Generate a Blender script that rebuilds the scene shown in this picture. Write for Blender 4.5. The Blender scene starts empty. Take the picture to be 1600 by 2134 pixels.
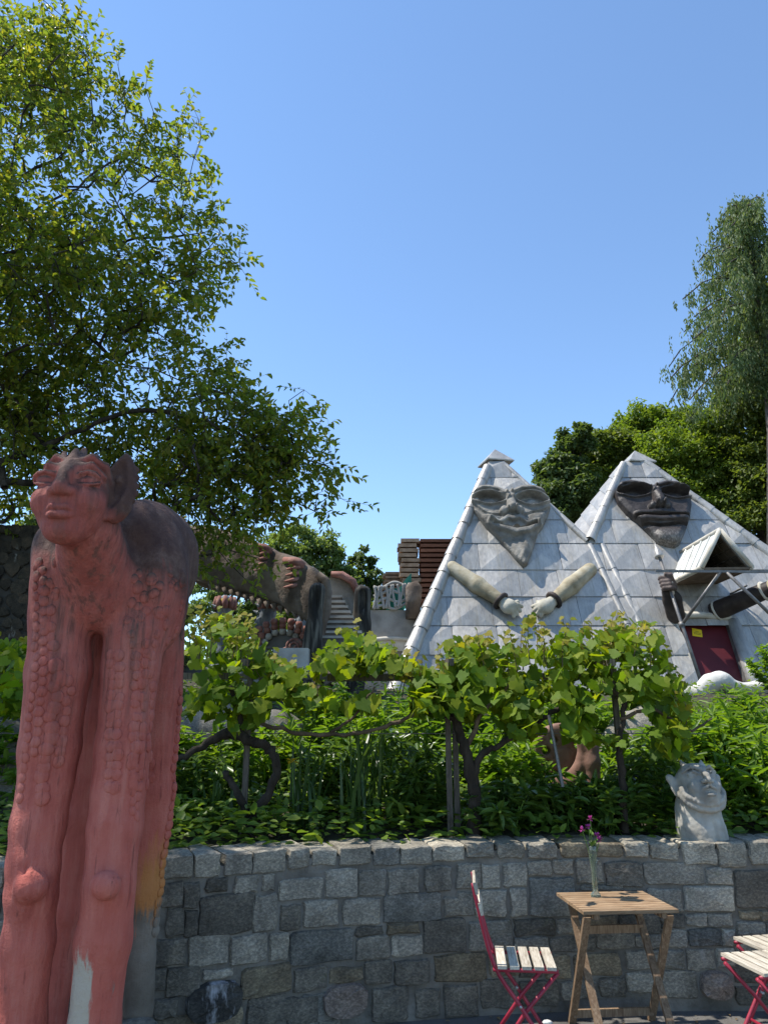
import bpy, math, random
import numpy as np
from mathutils import Vector, Matrix
from mathutils.bvhtree import BVHTree
R = math.radians
random.seed(7); RNG = np.random.default_rng(7)
SC = bpy.context.scene; COL = SC.collection
# ------------------------------------------------------------------ camera
CAMZ = 1.72; PITCH = R(16.0); FPX = 1541.0
cam_d = bpy.data.cameras.new('camera'); cam = bpy.data.objects.new('camera', cam_d); COL.objects.link(cam)
cam.location = (0, 0, CAMZ); cam.rotation_euler = (R(90) + PITCH, 0, 0)
cam_d.sensor_fit = 'VERTICAL'; cam_d.sensor_height = 36.0; cam_d.lens = 36.0 * FPX / 2134.0
cam_d.clip_start = 0.05; cam_d.clip_end = 3000
SC.camera = cam
# ------------------------------------------------------------------ sky, sun, exposure
SUN = Vector((-0.47, 0.055, 0.88)).normalized()          # towards the sun
world = bpy.data.worlds.new('World'); SC.world = world; world.use_nodes = True
wn = world.node_tree.nodes; wl = world.node_tree.links
bg = wn['Background']; sky = wn.new('ShaderNodeTexSky'); sky.sky_type = 'NISHITA'; sky.sun_disc = False
sky.sun_elevation = math.asin(SUN.z); sky.sun_rotation = math.atan2(SUN.x, SUN.y)
sky.altitude = 400; sky.air_density = 1.0; sky.dust_density = 0.0; sky.ozone_density = 2.2
tint = wn.new('ShaderNodeMix'); tint.data_type = 'RGBA'; tint.blend_type = 'MULTIPLY'; tint.inputs[0].default_value = 1.0; tint.inputs[7].default_value = (.92, 1.0, 1.03, 1)
wl.new(sky.outputs[0], tint.inputs[6]); wl.new(tint.outputs[2], bg.inputs[0]); bg.inputs[1].default_value = 0.125
sun_d = bpy.data.lights.new('sun', 'SUN'); sun_d.energy = 3.3; sun_d.angle = R(0.53); sun_d.color = (1.0, 0.95, 0.87)
sun = bpy.data.objects.new('sun', sun_d); COL.objects.link(sun)
sun.rotation_euler = SUN.to_track_quat('Z', 'Y').to_euler(); sun.location = (-20, 5, 40)
SC.view_settings.view_transform = 'Standard'; SC.view_settings.look = 'None'
SC.view_settings.exposure = 1.05; SC.view_settings.gamma = 1.0; SC.view_settings.use_curve_mapping = False
SC.render.engine = 'CYCLES'
SC.cycles.max_bounces = 8; SC.cycles.transparent_max_bounces = 6; SC.cycles.transmission_bounces = 6
# ------------------------------------------------------------------ picture <-> place
CP, SP = math.cos(PITCH), math.sin(PITCH)
def ray(px, py):
    xc = (px - 800) / FPX; yc = (py - 1067) / FPX
    return xc, CP + yc * SP, SP - yc * CP
def at(px, py, Y):
    x, f, u = ray(px, py); t = Y / f
    return Vector((x * t, Y, CAMZ + u * t))
def atz(px, py, z):
    x, f, u = ray(px, py); t = (z - CAMZ) / u
    return Vector((x * t, f * t, z))
def mpp(px, py, Y):
    x, f, u = ray(px, py); return Y / f / FPX
def proj(p):
    x, y, z = p[0], p[1], p[2] - CAMZ
    zc = y * CP + z * SP; yc = y * SP - z * CP
    return 800 + FPX * x / zc, 1067 + FPX * yc / zc
# ------------------------------------------------------------------ objects
WL = {}
def setp(o, label=None, cat=None, group=None, kind=None):
    if label: o['label'] = label
    if cat: o['category'] = cat
    if group: o['group'] = group
    if kind: o['kind'] = kind
    return o
def thing(name, label, cat, loc=(0, 0, 0), group=None):
    o = bpy.data.objects.new(name, None); COL.objects.link(o); o.empty_display_size = 0.1
    o.location = loc; WL[o.name] = Vector(loc)
    return setp(o, label, cat, group)
def mesh(name, V, F, mats, smooth=False, mi=None):
    me = bpy.data.meshes.new(name)
    V = np.asarray(V, dtype=np.float32).reshape(-1, 3)
    if isinstance(F, np.ndarray):
        n, k = F.shape
        me.vertices.add(len(V)); me.vertices.foreach_set('co', V.ravel())
        me.loops.add(n * k); me.loops.foreach_set('vertex_index', F.astype(np.int32).ravel())
        me.polygons.add(n); me.polygons.foreach_set('loop_start', np.arange(0, n * k, k, dtype=np.int32))
        me.polygons.foreach_set('loop_total', np.full(n, k, dtype=np.int32))
        me.update(calc_edges=True); me.validate()
    else:
        me.from_pydata(V.tolist(), [], [list(f) for f in F]); me.update()
    if not isinstance(mats, (list, tuple)): mats = [mats]
    for m in mats: me.materials.append(m)
    if mi is not None: me.polygons.foreach_set('material_index', np.asarray(mi, dtype=np.int32))
    if smooth: me.polygons.foreach_set('use_smooth', np.ones(len(me.polygons), dtype=bool))
    return me
def mk(name, V, F, mats, parent=None, smooth=False, origin=None, mi=None):
    """world-space vertices -> one mesh object, its origin at its own base, parented without rotation"""
    V = np.asarray(V, dtype=np.float64).reshape(-1, 3)
    if origin is None:
        lo, hi = V.min(0), V.max(0); origin = Vector(((lo[0] + hi[0]) / 2, (lo[1] + hi[1]) / 2, lo[2]))
    origin = Vector(origin)
    me = mesh(name, V - np.array(origin), F, mats, smooth, mi)
    o = bpy.data.objects.new(name, me); COL.objects.link(o)
    WL[o.name] = origin
    if parent is not None:
        o.parent = parent; o.location = origin - WL[parent.name]
    else: o.location = origin
    return o
def inst(name, me, parent, M):
    """an object sharing a mesh, world matrix M, under an unrotated parent"""
    o = bpy.data.objects.new(name, me); COL.objects.link(o)
    if parent is not None:
        o.parent = parent; M = Matrix.Translation(-WL[parent.name]) @ M
    o.matrix_local = M
    return o
def copy_tree(o, parent=None):
    c = o.copy(); COL.objects.link(c); c.parent = parent
    for ch in list(o.children): copy_tree(ch, c)
    return c
class MB:
    """collects shapes for one mesh"""
    def __init__(s): s.V = []; s.F = []
    def add(s, V, F):
        n = len(s.V); s.V += [tuple(v) for v in V]; s.F += [tuple(i + n for i in f) for f in F]; return s
    def box(s, c, sz, M=None):
        x, y, z = sz[0] / 2, sz[1] / 2, sz[2] / 2
        V = [Vector((a * x, b * y, d * z)) for d in (-1, 1) for b in (-1, 1) for a in (-1, 1)]
        if M is not None: V = [M @ v for v in V]
        V = [v + Vector(c) for v in V]
        return s.add(V, [(0, 2, 3, 1), (4, 5, 7, 6), (0, 1, 5, 4), (2, 6, 7, 3), (0, 4, 6, 2), (1, 3, 7, 5)])
    def bar(s, a, b, w, h, up=(0, 0, 1)):
        a, b = Vector(a), Vector(b); d = b - a; L = d.length; d.normalize()
        sx = d.cross(Vector(up)); 
        if sx.length < 1e-4: sx = d.cross(Vector((1, 0, 0)))
        sx.normalize(); sz = sx.cross(d)
        M = Matrix((sx, d, sz)).transposed()
        return s.box((a + b) / 2, (w, L, h), M)
    def tube(s, pts, rad, n=8, caps=True):
        V, F = tube(pts, rad, n, caps); return s.add(V, F)
    def prism(s, poly, off):
        """poly: 3D points, extruded by the vector off"""
        n = len(poly); off = Vector(off); V = [Vector(p) for p in poly] + [Vector(p) + off for p in poly]
        F = [tuple(range(n))[::-1], tuple(range(n, 2 * n))] + [(i, (i + 1) % n, n + (i + 1) % n, n + i) for i in range(n)]
        return s.add(V, F)
    def mk(s, name, mat, parent=None, smooth=False, origin=None): return mk(name, s.V, s.F, mat, parent, smooth, origin)
def tube(pts, rad, n=8, caps=True):
    pts = [Vector(p) for p in pts]; m = len(pts)
    if not hasattr(rad, '__len__'): rad = [rad] * m
    V = []; F = []; prev = None
    for i, p in enumerate(pts):
        d = (pts[min(i + 1, m - 1)] - pts[max(i - 1, 0)]); d = d.normalized() if d.length > 1e-9 else Vector((0, 0, 1))
        if prev is None:
            u = d.cross(Vector((0, 0, 1)));
            if u.length < 1e-3: u = d.cross(Vector((1, 0, 0)))
        else: u = prev - d * prev.dot(d)
        u.normalize(); prev = u; w = d.cross(u)
        for k in range(n):
            a = 2 * math.pi * k / n; V.append(p + (u * math.cos(a) + w * math.sin(a)) * rad[i])
    for i in range(m - 1):
        for k in range(n):
            a = i * n + k; b = i * n + (k + 1) % n; F.append((a, b, b + n, a + n))
    if caps: F.append(tuple(range(n))[::-1]); F.append(tuple(range((m - 1) * n, m * n)))
    return V, F
def lathe(prof, n=16):
    V = []; F = []
    for r, z in prof:
        for k in range(n): a = 2 * math.pi * k / n; V.append((r * math.cos(a), r * math.sin(a), z))
    for i in range(len(prof) - 1):
        for k in range(n): a = i * n + k; b = i * n + (k + 1) % n; F.append((a, b, b + n, a + n))
    F.append(tuple(range(n))[::-1]); F.append(tuple(range((len(prof) - 1) * n, len(prof) * n)))
    return V, F
def smooth_path(pts, k=6):
    """Catmull-Rom through points (tuples of any length)"""
    P = [np.array(p, float) for p in pts]; P = [2 * P[0] - P[1]] + P + [2 * P[-1] - P[-2]]; out = []
    for i in range(1, len(P) - 2):
        for j in range(k):
            t = j / k; a, b, c, d = P[i - 1:i + 3]
            out.append(0.5 * (2 * b + (c - a) * t + (2 * a - 5 * b + 4 * c - d) * t * t + (3 * b - 3 * c + d - a) * t ** 3))
    out.append(P[-2]); return out
# ------------------------------------------------------------------ noise on arrays
_H = RNG.random((64, 64, 64)).astype(np.float32)
def vnoise(P, s=1.0):
    P = np.asarray(P, float) * s + 31.7; i = np.floor(P).astype(int); f = P - i; f = f * f * (3 - 2 * f); i &= 63; j = (i + 1) & 63
    x0, y0, z0 = i[..., 0], i[..., 1], i[..., 2]; x1, y1, z1 = j[..., 0], j[..., 1], j[..., 2]; fx, fy, fz = f[..., 0], f[..., 1], f[..., 2]
    a = _H[x0, y0, z0] * (1 - fx) + _H[x1, y0, z0] * fx; b = _H[x0, y1, z0] * (1 - fx) + _H[x1, y1, z0] * fx
    c = _H[x0, y0, z1] * (1 - fx) + _H[x1, y0, z1] * fx; d = _H[x0, y1, z1] * (1 - fx) + _H[x1, y1, z1] * fx
    return ((a * (1 - fy) + b * fy) * (1 - fz) + (c * (1 - fy) + d * fy) * fz) * 2 - 1
def fbm(P, s=1.0, o=3):
    r = 0; a = 1.0
    for k in range(o): r = r + a * vnoise(np.asarray(P) + k * 7.3, s * 2 ** k); a *= 0.5
    return r
# ------------------------------------------------------------------ signed distance sculpting
def grid(lo, hi, h):
    n = [int(math.ceil((hi[i] - lo[i]) / h)) + 1 for i in range(3)]
    ax = [(lo[i] + h * np.arange(n[i])).astype(np.float32) for i in range(3)]
    return np.stack(np.meshgrid(*ax, indexing='ij'), -1)
def sell(P, c, r):
    q = (P - np.array(c, np.float32)); r = np.array(r, np.float32)
    k0 = np.sqrt(((q / r) ** 2).sum(-1)); k1 = np.sqrt(((q / r ** 2) ** 2).sum(-1)) + 1e-6
    return k0 * (k0 - 1) / k1
def scap(P, a, b, ra, rb=None):
    if rb is None: rb = ra
    a = np.array(a, np.float32); b = np.array(b, np.float32); ba = b - a; pa = P - a
    t = np.clip((pa @ ba) / max(float(ba @ ba), 1e-9), 0, 1)
    return np.sqrt(((pa - t[..., None] * ba) ** 2).sum(-1)) - (ra + (rb - ra) * t)
def sbox(P, c, hs, rnd=0.0):
    q = np.abs(P - np.array(c, np.float32)) - (np.array(hs, np.float32) - rnd)
    return np.sqrt((np.maximum(q, 0) ** 2).sum(-1)) + np.minimum(q.max(-1), 0) - rnd
def schain(P, pts, k=0.02):
    d = None
    for (a, ra), (b, rb) in zip(pts[:-1], pts[1:]):
        e = scap(P, a, b, ra, rb); d = e if d is None else smin(d, e, k)
    return d
def smin(a, b, k):
    h = np.clip(0.5 + 0.5 * (b - a) / k, 0, 1); return b * (1 - h) + a * h - k * h * (1 - h)
def smax(a, b, k): return -smin(-a, -b, k)
def poly2(U, W, poly):
    """signed distance to a 2D polygon on arrays"""
    d = np.full(U.shape, 1e9, np.float32); s = np.ones(U.shape, np.float32); n = len(poly)
    for i in range(n):
        ax, ay = poly[i]; bx, by = poly[i - 1]; ex, ey = bx - ax, by - ay; wx, wy = U - ax, W - ay
        t = np.clip((wx * ex + wy * ey) / (ex * ex + ey * ey + 1e-12), 0, 1)
        d = np.minimum(d, (wx - ex * t) ** 2 + (wy - ey * t) ** 2)
        c1 = W >= ay; c2 = W < by; c3 = ex * wy > ey * wx
        s = np.where((c1 & c2 & c3) | (~c1 & ~c2 & ~c3), -s, s)
    return s * np.sqrt(d)
def nets(F, P):
    """naive surface nets: field F on grid P -> vertices, quads"""
    S = F < 0; nx, ny, nz = F.shape; c = (nx - 1, ny - 1, nz - 1)
    tot = np.zeros(c + (3,), np.float32); cnt = np.zeros(c, np.float32)
    def sl(a, o): return a[o[0]:o[0] + c[0], o[1]:o[1] + c[1], o[2]:o[2] + c[2]]
    for ax in range(3):
        o2 = [k for k in range(3) if k != ax]
        for p in (0, 1):
            for q in (0, 1):
                o = [0, 0, 0]; o[o2[0]] = p; o[o2[1]] = q; e = list(o); e[ax] = 1
                fa, fb = sl(F, o), sl(F, e); m = sl(S, o) != sl(S, e)
                t = np.where(m, fa / np.where(m, fa - fb, 1), 0)[..., None]
                tot += np.where(m[..., None], sl(P, o) * (1 - t) + sl(P, e) * t, 0); cnt += m
    act = cnt > 0; idx = np.full(c, -1, np.int64); idx[act] = np.arange(act.sum())
    V = tot[act] / cnt[act][:, None]; Q = []
    for ax in range(3):
        a, b = [(1, 2), (2, 0), (0, 1)][ax]
        d = [nx, ny, nz]; lo = [0, 0, 0]; hi = list(d); hi[ax] -= 1; lo[a] = 1; lo[b] = 1; hi[a] -= 1; hi[b] -= 1
        s0 = S[lo[0]:hi[0], lo[1]:hi[1], lo[2]:hi[2]]; o = [0, 0, 0]; o[ax] = 1
        s1 = S[lo[0] + o[0]:hi[0] + o[0], lo[1] + o[1]:hi[1] + o[1], lo[2] + o[2]:hi[2] + o[2]]
        I = np.argwhere(s0 != s1) + np.array(lo)
        if not len(I): continue
        flip = s1[tuple((I - np.array(lo)).T)]
        ea = np.zeros(3, int); ea[a] = 1; eb = np.zeros(3, int); eb[b] = 1
        g = lambda J: idx[J[:, 0], J[:, 1], J[:, 2]]
        q = np.stack([g(I - ea - eb), g(I - eb), g(I), g(I - ea)], 1); q[flip] = q[flip][:, ::-1]; Q.append(q)
    return V, np.concatenate(Q)
def frame_pts(V, O, A): 
    """local (n,3) -> world with rows of axes A"""
    return np.asarray(V) @ np.array(A) + np.array(O)
# ------------------------------------------------------------------ materials
def lin(r, g, b):
    f = lambda c: (c / 255 / 12.92) if c / 255 <= .04045 else ((c / 255 + .055) / 1.055) ** 2.4
    return (f(r), f(g), f(b), 1)
class NT:
    def __init__(s, name):
        s.m = bpy.data.materials.new(name); s.m.use_nodes = True; s.t = s.m.node_tree; s.b = s.t.nodes['Principled BSDF']; s.out = s.t.nodes['Material Output']
    def n(s, typ, ins={}, **kw):
        x = s.t.nodes.new('ShaderNode' + typ)
        for k, v in kw.items(): setattr(x, k, v)
        for k, v in ins.items(): s.i(x.inputs[k], v)
        return x
    def i(s, sock, v):
        if hasattr(v, 'is_output'): s.t.links.new(v, sock)
        elif hasattr(v, 'outputs'): s.t.links.new(v.outputs[0], sock)
        else: sock.default_value = v
    def pos(s): return s.n('NewGeometry').outputs['Position']
    def sep(s, v): return s.n('SeparateXYZ', {0: v}).outputs
    def math(s, op, a, b=0.0, c=0.0, clamp=False): x = s.n('Math', {0: a, 1: b, 2: c}, operation=op, use_clamp=clamp); return x.outputs[0]
    def noise(s, v, scale, detail=4, rough=.55, dist=0): return s.n('TexNoise', {'Vector': v, 'Scale': scale, 'Detail': detail, 'Roughness': rough, 'Distortion': dist}).outputs[0]
    def ramp(s, f, stops):
        x = s.n('ValToRGB', {0: f}); e = x.color_ramp.elements
        while len(e) < len(stops): e.new(.5)
        for q, (p, c) in zip(e, stops): q.position = p; q.color = c if len(c) == 4 else (*c, 1)
        return x.outputs[0]
    def rng(s, f, a, b, c=0., d=1.): return s.n('MapRange', {0: f, 1: a, 2: b, 3: c, 4: d}, clamp=True).outputs[0]
    def mix(s, f, a, b, bt='MIX'):
        x = s.n('Mix', data_type='RGBA', blend_type=bt); s.i(x.inputs[0], f); s.i(x.inputs[6], a); s.i(x.inputs[7], b); return x.outputs[2]
    def mp(s, v, sc=(1, 1, 1), loc=(0, 0, 0), rot=(0, 0, 0)): return s.n('Mapping', {0: v, 1: loc, 2: rot, 3: sc}).outputs[0]
    def bump(s, h, st=.3, d=.01, nrm=None):
        x = s.n('Bump', {'Strength': st, 'Distance': d, 'Height': h})
        if nrm is not None: s.i(x.inputs['Normal'], nrm)
        return x.outputs[0]
    def fin(s, col, rough=.8, nrm=None, metal=0., spec=.3):
        s.i(s.b.inputs['Base Color'], col); s.i(s.b.inputs['Roughness'], rough); s.i(s.b.inputs['Metallic'], metal); s.i(s.b.inputs['Specular IOR Level'], spec)
        if nrm is not None: s.i(s.b.inputs['Normal'], nrm)
        return s.m
def simple(name, cols, scale=6, rough=.85, bump=.4, bd=.01, bscale=None, sc=(1, 1, 1), metal=0., spec=.25, obj=False, rnd=0.0, detail=5):
    """colour ramp over noise, plus bump; rnd varies the value between objects"""
    t = NT(name); v = t.n('TexCoord').outputs['Object'] if obj else t.pos()
    v = t.mp(v, sc); f = t.noise(v, scale, detail)
    k = len(cols); c = t.ramp(f, [(.3 + .4 * i / max(k - 1, 1), q) for i, q in enumerate(cols)])
    if rnd:
        r = t.n('ObjectInfo').outputs['Random']; c = t.mix(1.0, c, t.n('CombineColor', {0: t.rng(r, 0, 1, 1 - rnd, 1 + rnd), 1: t.rng(r, 0, 1, 1 - rnd, 1 + rnd), 2: t.rng(r, 0, 1, 1 - rnd, 1 + rnd)}).outputs[0], 'MULTIPLY')
    nb = t.bump(t.noise(v, bscale or scale * 4, 6), bump, bd)
    return t.fin(c, rough, nb, metal, spec)
def leafmat(name, cols, trans=.45, rough=.5, tcol=None, spec=.35, bump=0.):
    """leaf: random tone per leaf, light passes through"""
    t = NT(name); g = t.n('NewGeometry'); r = t.n('ObjectInfo').outputs['Random']
    f = t.math('FRACT', t.math('ADD', g.outputs['Random Per Island'], r)); k = len(cols)
    c = t.ramp(f, [(i / max(k - 1, 1), q) for i, q in enumerate(cols)])
    t.fin(c, rough, None, 0, spec)
    tr = t.n('BsdfTranslucent', {'Color': t.mix(1.0, c, (tcol or (1.5, 1.5, .55, 1)), 'MULTIPLY')})
    mx = t.n('MixShader', {0: trans, 1: t.b.outputs[0], 2: tr.outputs[0]}); t.i(t.out.inputs[0], mx.outputs[0])
    return t.m
# ================================================================== materials used all over
def rockmat(name, c1, c2, c3, sp=.52, stain=None, bumpd=.02):
    t = NT(name); v = t.pos(); r = t.n('ObjectInfo').outputs['Random']
    vo = t.n('VectorMath', {0: v, 1: t.n('CombineXYZ', {0: t.math('MULTIPLY', r, 37.), 1: t.math('MULTIPLY', r, 11.)}).outputs[0]}, operation='ADD').outputs[0]
    big = t.noise(vo, 5, 5, .6); fine = t.noise(t.mp(vo, (1, 1, 1.6), rot=(0, .6, 0)), 55, 6, .75)
    c = t.ramp(big, [(.3, c1), (.52, c2), (.72, c3)])
    c = t.mix(sp, c, t.ramp(fine, [(.36, (.12, .12, .12)), (.49, (.6, .6, .59)), (.6, (1.5, 1.46, 1.38))]), 'MULTIPLY')
    k = t.rng(r, 0, 1, .78, 1.3); c = t.mix(1., c, t.n('CombineColor', {0: t.math('MULTIPLY', k, 1.05), 1: k, 2: t.math('MULTIPLY', k, .9)}).outputs[0], 'MULTIPLY')
    c = t.mix(t.rng(t.noise(t.mp(v, (3.2, 3.2, .8)), 1.5, 5, .65),   .56, .74, 0, .5), c, (.045, .043, .038, 1)); c = t.mix(t.rng(t.noise(t.mp(v, (4, 4, 1.4), loc=(7, 0, 3)), 1.6, 6, .7), .63, .72, 0, .5), c, (.36, .35, .32, 1)); c = t.mix(t.rng(t.noise(v, 7, 5, .7), .64, .74, 0, .35), c, (.10, .11, .04, 1))
    if stain: c = t.mix(t.rng(t.noise(t.mp(v, (5, 5, 2.2)), 1.6, 4, .7), .52, .66), c, stain)
    h = t.math('ADD', t.math('MULTIPLY', t.noise(vo, 16, 7, .68), 1.), t.math('MULTIPLY', fine, .35))
    return t.fin(c, .88, t.bump(h, .75, bumpd), 0, .25)
M_ST = {'L': rockmat('light_granite', (.18, .17, .15), (.29, .275, .245), (.37, .35, .31)),
        'M': rockmat('grey_granite', (.155, .147, .132), (.265, .253, .23), (.36, .343, .305)),
        'D': rockmat('dark_granite', (.075, .07, .062), (.14, .132, .12), (.22, .205, .178)),
        'B': rockmat('slate_blue_granite', (.085, .088, .086), (.155, .158, .155), (.245, .242, .23)),
        'T': rockmat('brownish_granite', (.10, .085, .065), (.20, .172, .13), (.30, .265, .195)),
        'P': rockmat('pinkish_boulder', (.16, .13, .12), (.24, .20, .185), (.31, .265, .24)),
        'W': rockmat('lime_stained_boulder', (.04, .04, .042), (.08, .08, .08), (.13, .13, .125), stain=(.42, .42, .43, 1))}
M_mortar = simple('mortar', [(.10, .092, .078), (.17, .156, .133), (.25, .232, .2)], 5, .95, .8, .02, 30)
M_rock = rockmat('garden_rock', (.12, .115, .105), (.21, .2, .182), (.3, .288, .26), .35, None, .04)
M_soil = simple('soil', [(.03, .025, .018), (.06, .05, .035), (.05, .07, .02)], 3, .95, 1., .05, 12)
def groundmat():
    t = NT('worn_asphalt'); v = t.pos()
    c = t.ramp(t.noise(v, 1.3, 5, .6), [(.3, (.10, .095, .088)), (.5, (.15, .143, .132)), (.7, (.19, .18, .165))])
    sp = t.noise(v, 160, 3, .7); c = t.mix(.6, c, t.ramp(sp, [(.35, (.35, .34, .33)), (.55, (.95, .95, .95)), (.68, (1.6, 1.55, 1.5))]), 'MULTIPLY')
    c = t.mix(t.rng(t.noise(v, 22, 5, .7), .62, .68), c, (.05, .04, .028, 1))
    return t.fin(c, .92, t.bump(t.math('ADD', sp, t.noise(v, 12, 4)), .6, .008), 0, .2)
M_ground = groundmat()
def woodmat(name, c1, c2, c3, ax=(14, 14, 1.5), rnd=.2, rough=.8, obj=True):
    t = NT(name); v = t.n('TexCoord').outputs['Object'] if obj else t.pos(); r = t.n('ObjectInfo').outputs['Random']
    v = t.n('VectorMath', {0: v, 1: t.n('CombineXYZ', {0: t.math('MULTIPLY', r, 9.), 1: t.math('MULTIPLY', r, 5.), 2: t.math('MULTIPLY', r, 3.)}).outputs[0]}, operation='ADD').outputs[0]
    g = t.noise(t.mp(v, ax), 6, 5, .65, .6); c = t.ramp(g, [(.3, c1), (.5, c2), (.7, c3)])
    k = t.rng(r, 0, 1, 1 - rnd, 1 + rnd); c = t.mix(1., c, t.n('CombineColor', {0: k, 1: k, 2: k}).outputs[0], 'MULTIPLY')
    return t.fin(c, rough, t.bump(g, .4, .004), 0, .25)
# ================================================================== terrain
CURVE = [np.array(p) for p in smooth_path([(-9, 3.6), (-4.5, 4.02), (-2.09, 4.36), (-1.09, 4.6), (-.3, 5.0), (.94, 5.25), (2.07, 5.28), (4.5, 5.25), (9, 5.1)], 12)]
CX = np.array([p[0] for p in CURVE]); CY = np.array([p[1] for p in CURVE])
CS = np.concatenate([[0], np.cumsum(np.hypot(np.diff(CX), np.diff(CY)))])
def wallY(x): return float(np.interp(x, CX, CY))
def wall_at(px, py):
    """picture point -> (arc length, height) on the wall's face"""
    x, f, u = ray(px, py); g = CX - x / f * CY; k = int(np.argmax(g > 0)); a = -g[k - 1] / (g[k] - g[k - 1])
    Y = CY[k - 1] + a * (CY[k] - CY[k - 1]); return CS[k - 1] + a * (CS[k] - CS[k - 1]), CAMZ + u / f * Y
def wall_pt(s, b, z):
    x = np.interp(s, CS, CX); y = np.interp(s, CS, CY); x2 = np.interp(s + .02, CS, CX); y2 = np.interp(s + .02, CS, CY)
    d = Vector((x2 - x, y2 - y, 0)).normalized(); n = Vector((d.y, -d.x, 0)); return Vector((x, y, z)) + n * b
HQ = [0, 1.8, 3.2, 3.9, 4.6, 6.8, 9, 15, 25, 55, 140]; HZ = [.92, 1.02, 1.2, 1.5, 1.75, 2.15, 2.3, 2.5, 2.9, 4.5, 8]
def hterr(x, y):
    q = y - np.interp(x, CX, CY); z = np.interp(q, HQ, HZ)
    r = np.clip((x - 3) / 9, 0, 1) * np.clip((q - 13) / 25, 0, 1) * 7 + np.clip((-x - 1) / 6, 0, 1) * np.clip((q - 9) / 6, 0, 1) * 1.2
    return z + r
def build_terrain():
    mk('ground', [(-300, -300, 0), (300, -300, 0), (300, 600, 0), (-300, 600, 0)], [(0, 1, 2, 3)], M_ground)['kind'] = 'structure'
    xs = np.concatenate([np.linspace(-140, -10, 14)[:-1], np.linspace(-10, 14, 81), np.linspace(14, 140, 16)[1:]])
    qs = np.concatenate([[.12, .12], np.linspace(.2, 12, 60), np.linspace(13, 40, 28), np.linspace(45, 190, 14)])
    V = []
    for j, q in enumerate(qs):
        for x in xs:
            y = wallY(x) + q; z = -.3 if j == 0 else float(hterr(x, y))
            if j > 1 and q < 60: z += .05 * float(fbm(np.array([x, y, 0.]), 1.1, 3))
            V.append((x, y, z))
    n = len(xs); F = [(j * n + i, j * n + i + 1, (j + 1) * n + i + 1, (j + 1) * n + i) for j in range(len(qs) - 1) for i in range(n - 1)]
    mk('garden_terrain', V, F, M_soil, smooth=True, origin=(0, 5, 0))['kind'] = 'structure'
build_terrain()
# ================================================================== retaining wall
def zl(l): return [((a / 2.2857 + 300), (b / 2.2857 + 1740), (c / 2.2857 + 300), (d / 2.2857 + 1740), k) for a, b, c, d, k in l]
def zr(l): return [((a / 2.4615 + 950), (b / 2.4615 + 1700), (c / 2.4615 + 950), (d / 2.4615 + 1700), k) for a, b, c, d, k in l]
STONES = zl([(88, 98, 232, 205, 'L'), (248, 85, 360, 200, 'L'), (388, 85, 515, 190, 'M'), (525, 70, 672, 178, 'L'), (690, 62, 785, 155, 'L'), (803, 70, 912, 143, 'L'), (935, 55, 1080, 138, 'L'), (1095, 55, 1215, 145, 'B'), (1222, 55, 1368, 138, 'M'), (1382, 48, 1522, 122, 'L'),
 (70, 225, 185, 345, 'D'), (190, 232, 265, 345, 'D'), (300, 205, 400, 272, 'D'), (437, 195, 540, 275, 'M'), (567, 190, 620, 262, 'M'), (648, 205, 848, 305, 'M'), (868, 160, 1015, 295, 'M'), (1027, 172, 1152, 288, 'M'), (1165, 162, 1305, 280, 'M'), (1340, 150, 1458, 268, 'M'),
 (110, 350, 190, 480, 'D'), (195, 360, 258, 480, 'D'), (265, 285, 515, 470, 'D'), (525, 285, 632, 455, 'M'), (650, 335, 745, 450, 'D'), (762, 308, 925, 432, 'M'), (948, 305, 1120, 425, 'M'), (1142, 280, 1412, 410, 'B'), (1432, 295, 1565, 382, 'M'),
 (50, 495, 200, 620, 'D'), (215, 475, 402, 620, 'M'), (415, 475, 585, 610, 'M'), (598, 465, 685, 595, 'L'), (698, 450, 992, 608, 'B'), (1010, 436, 1135, 478, 'D'), (1015, 485, 1165, 590, 'M'), (1160, 422, 1308, 470, 'T'), (1180, 485, 1325, 572, 'M'), (1335, 400, 1530, 560, 'D'),
 (40, 640, 105, 740, 'D'), (110, 625, 268, 765, 'D'), (285, 640, 420, 685, 'M'), (468, 625, 698, 762, 'T'), (718, 630, 870, 740, 'D'), (885, 630, 1038, 698, 'T'), (1055, 600, 1180, 705, 'D'), (1195, 595, 1355, 710, 'D'), (1385, 570, 1625, 695, 'T'),
 (55, 775, 160, 870, 'D'), (205, 695, 465, 890, 'W'), (500, 770, 662, 901, 'D'), (685, 772, 830, 900, 'D'), (850, 705, 1062, 868, 'P'), (1090, 722, 1255, 885, 'D'), (1295, 735, 1405, 865, 'D'), (1430, 715, 1585, 865, 'D')])
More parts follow.
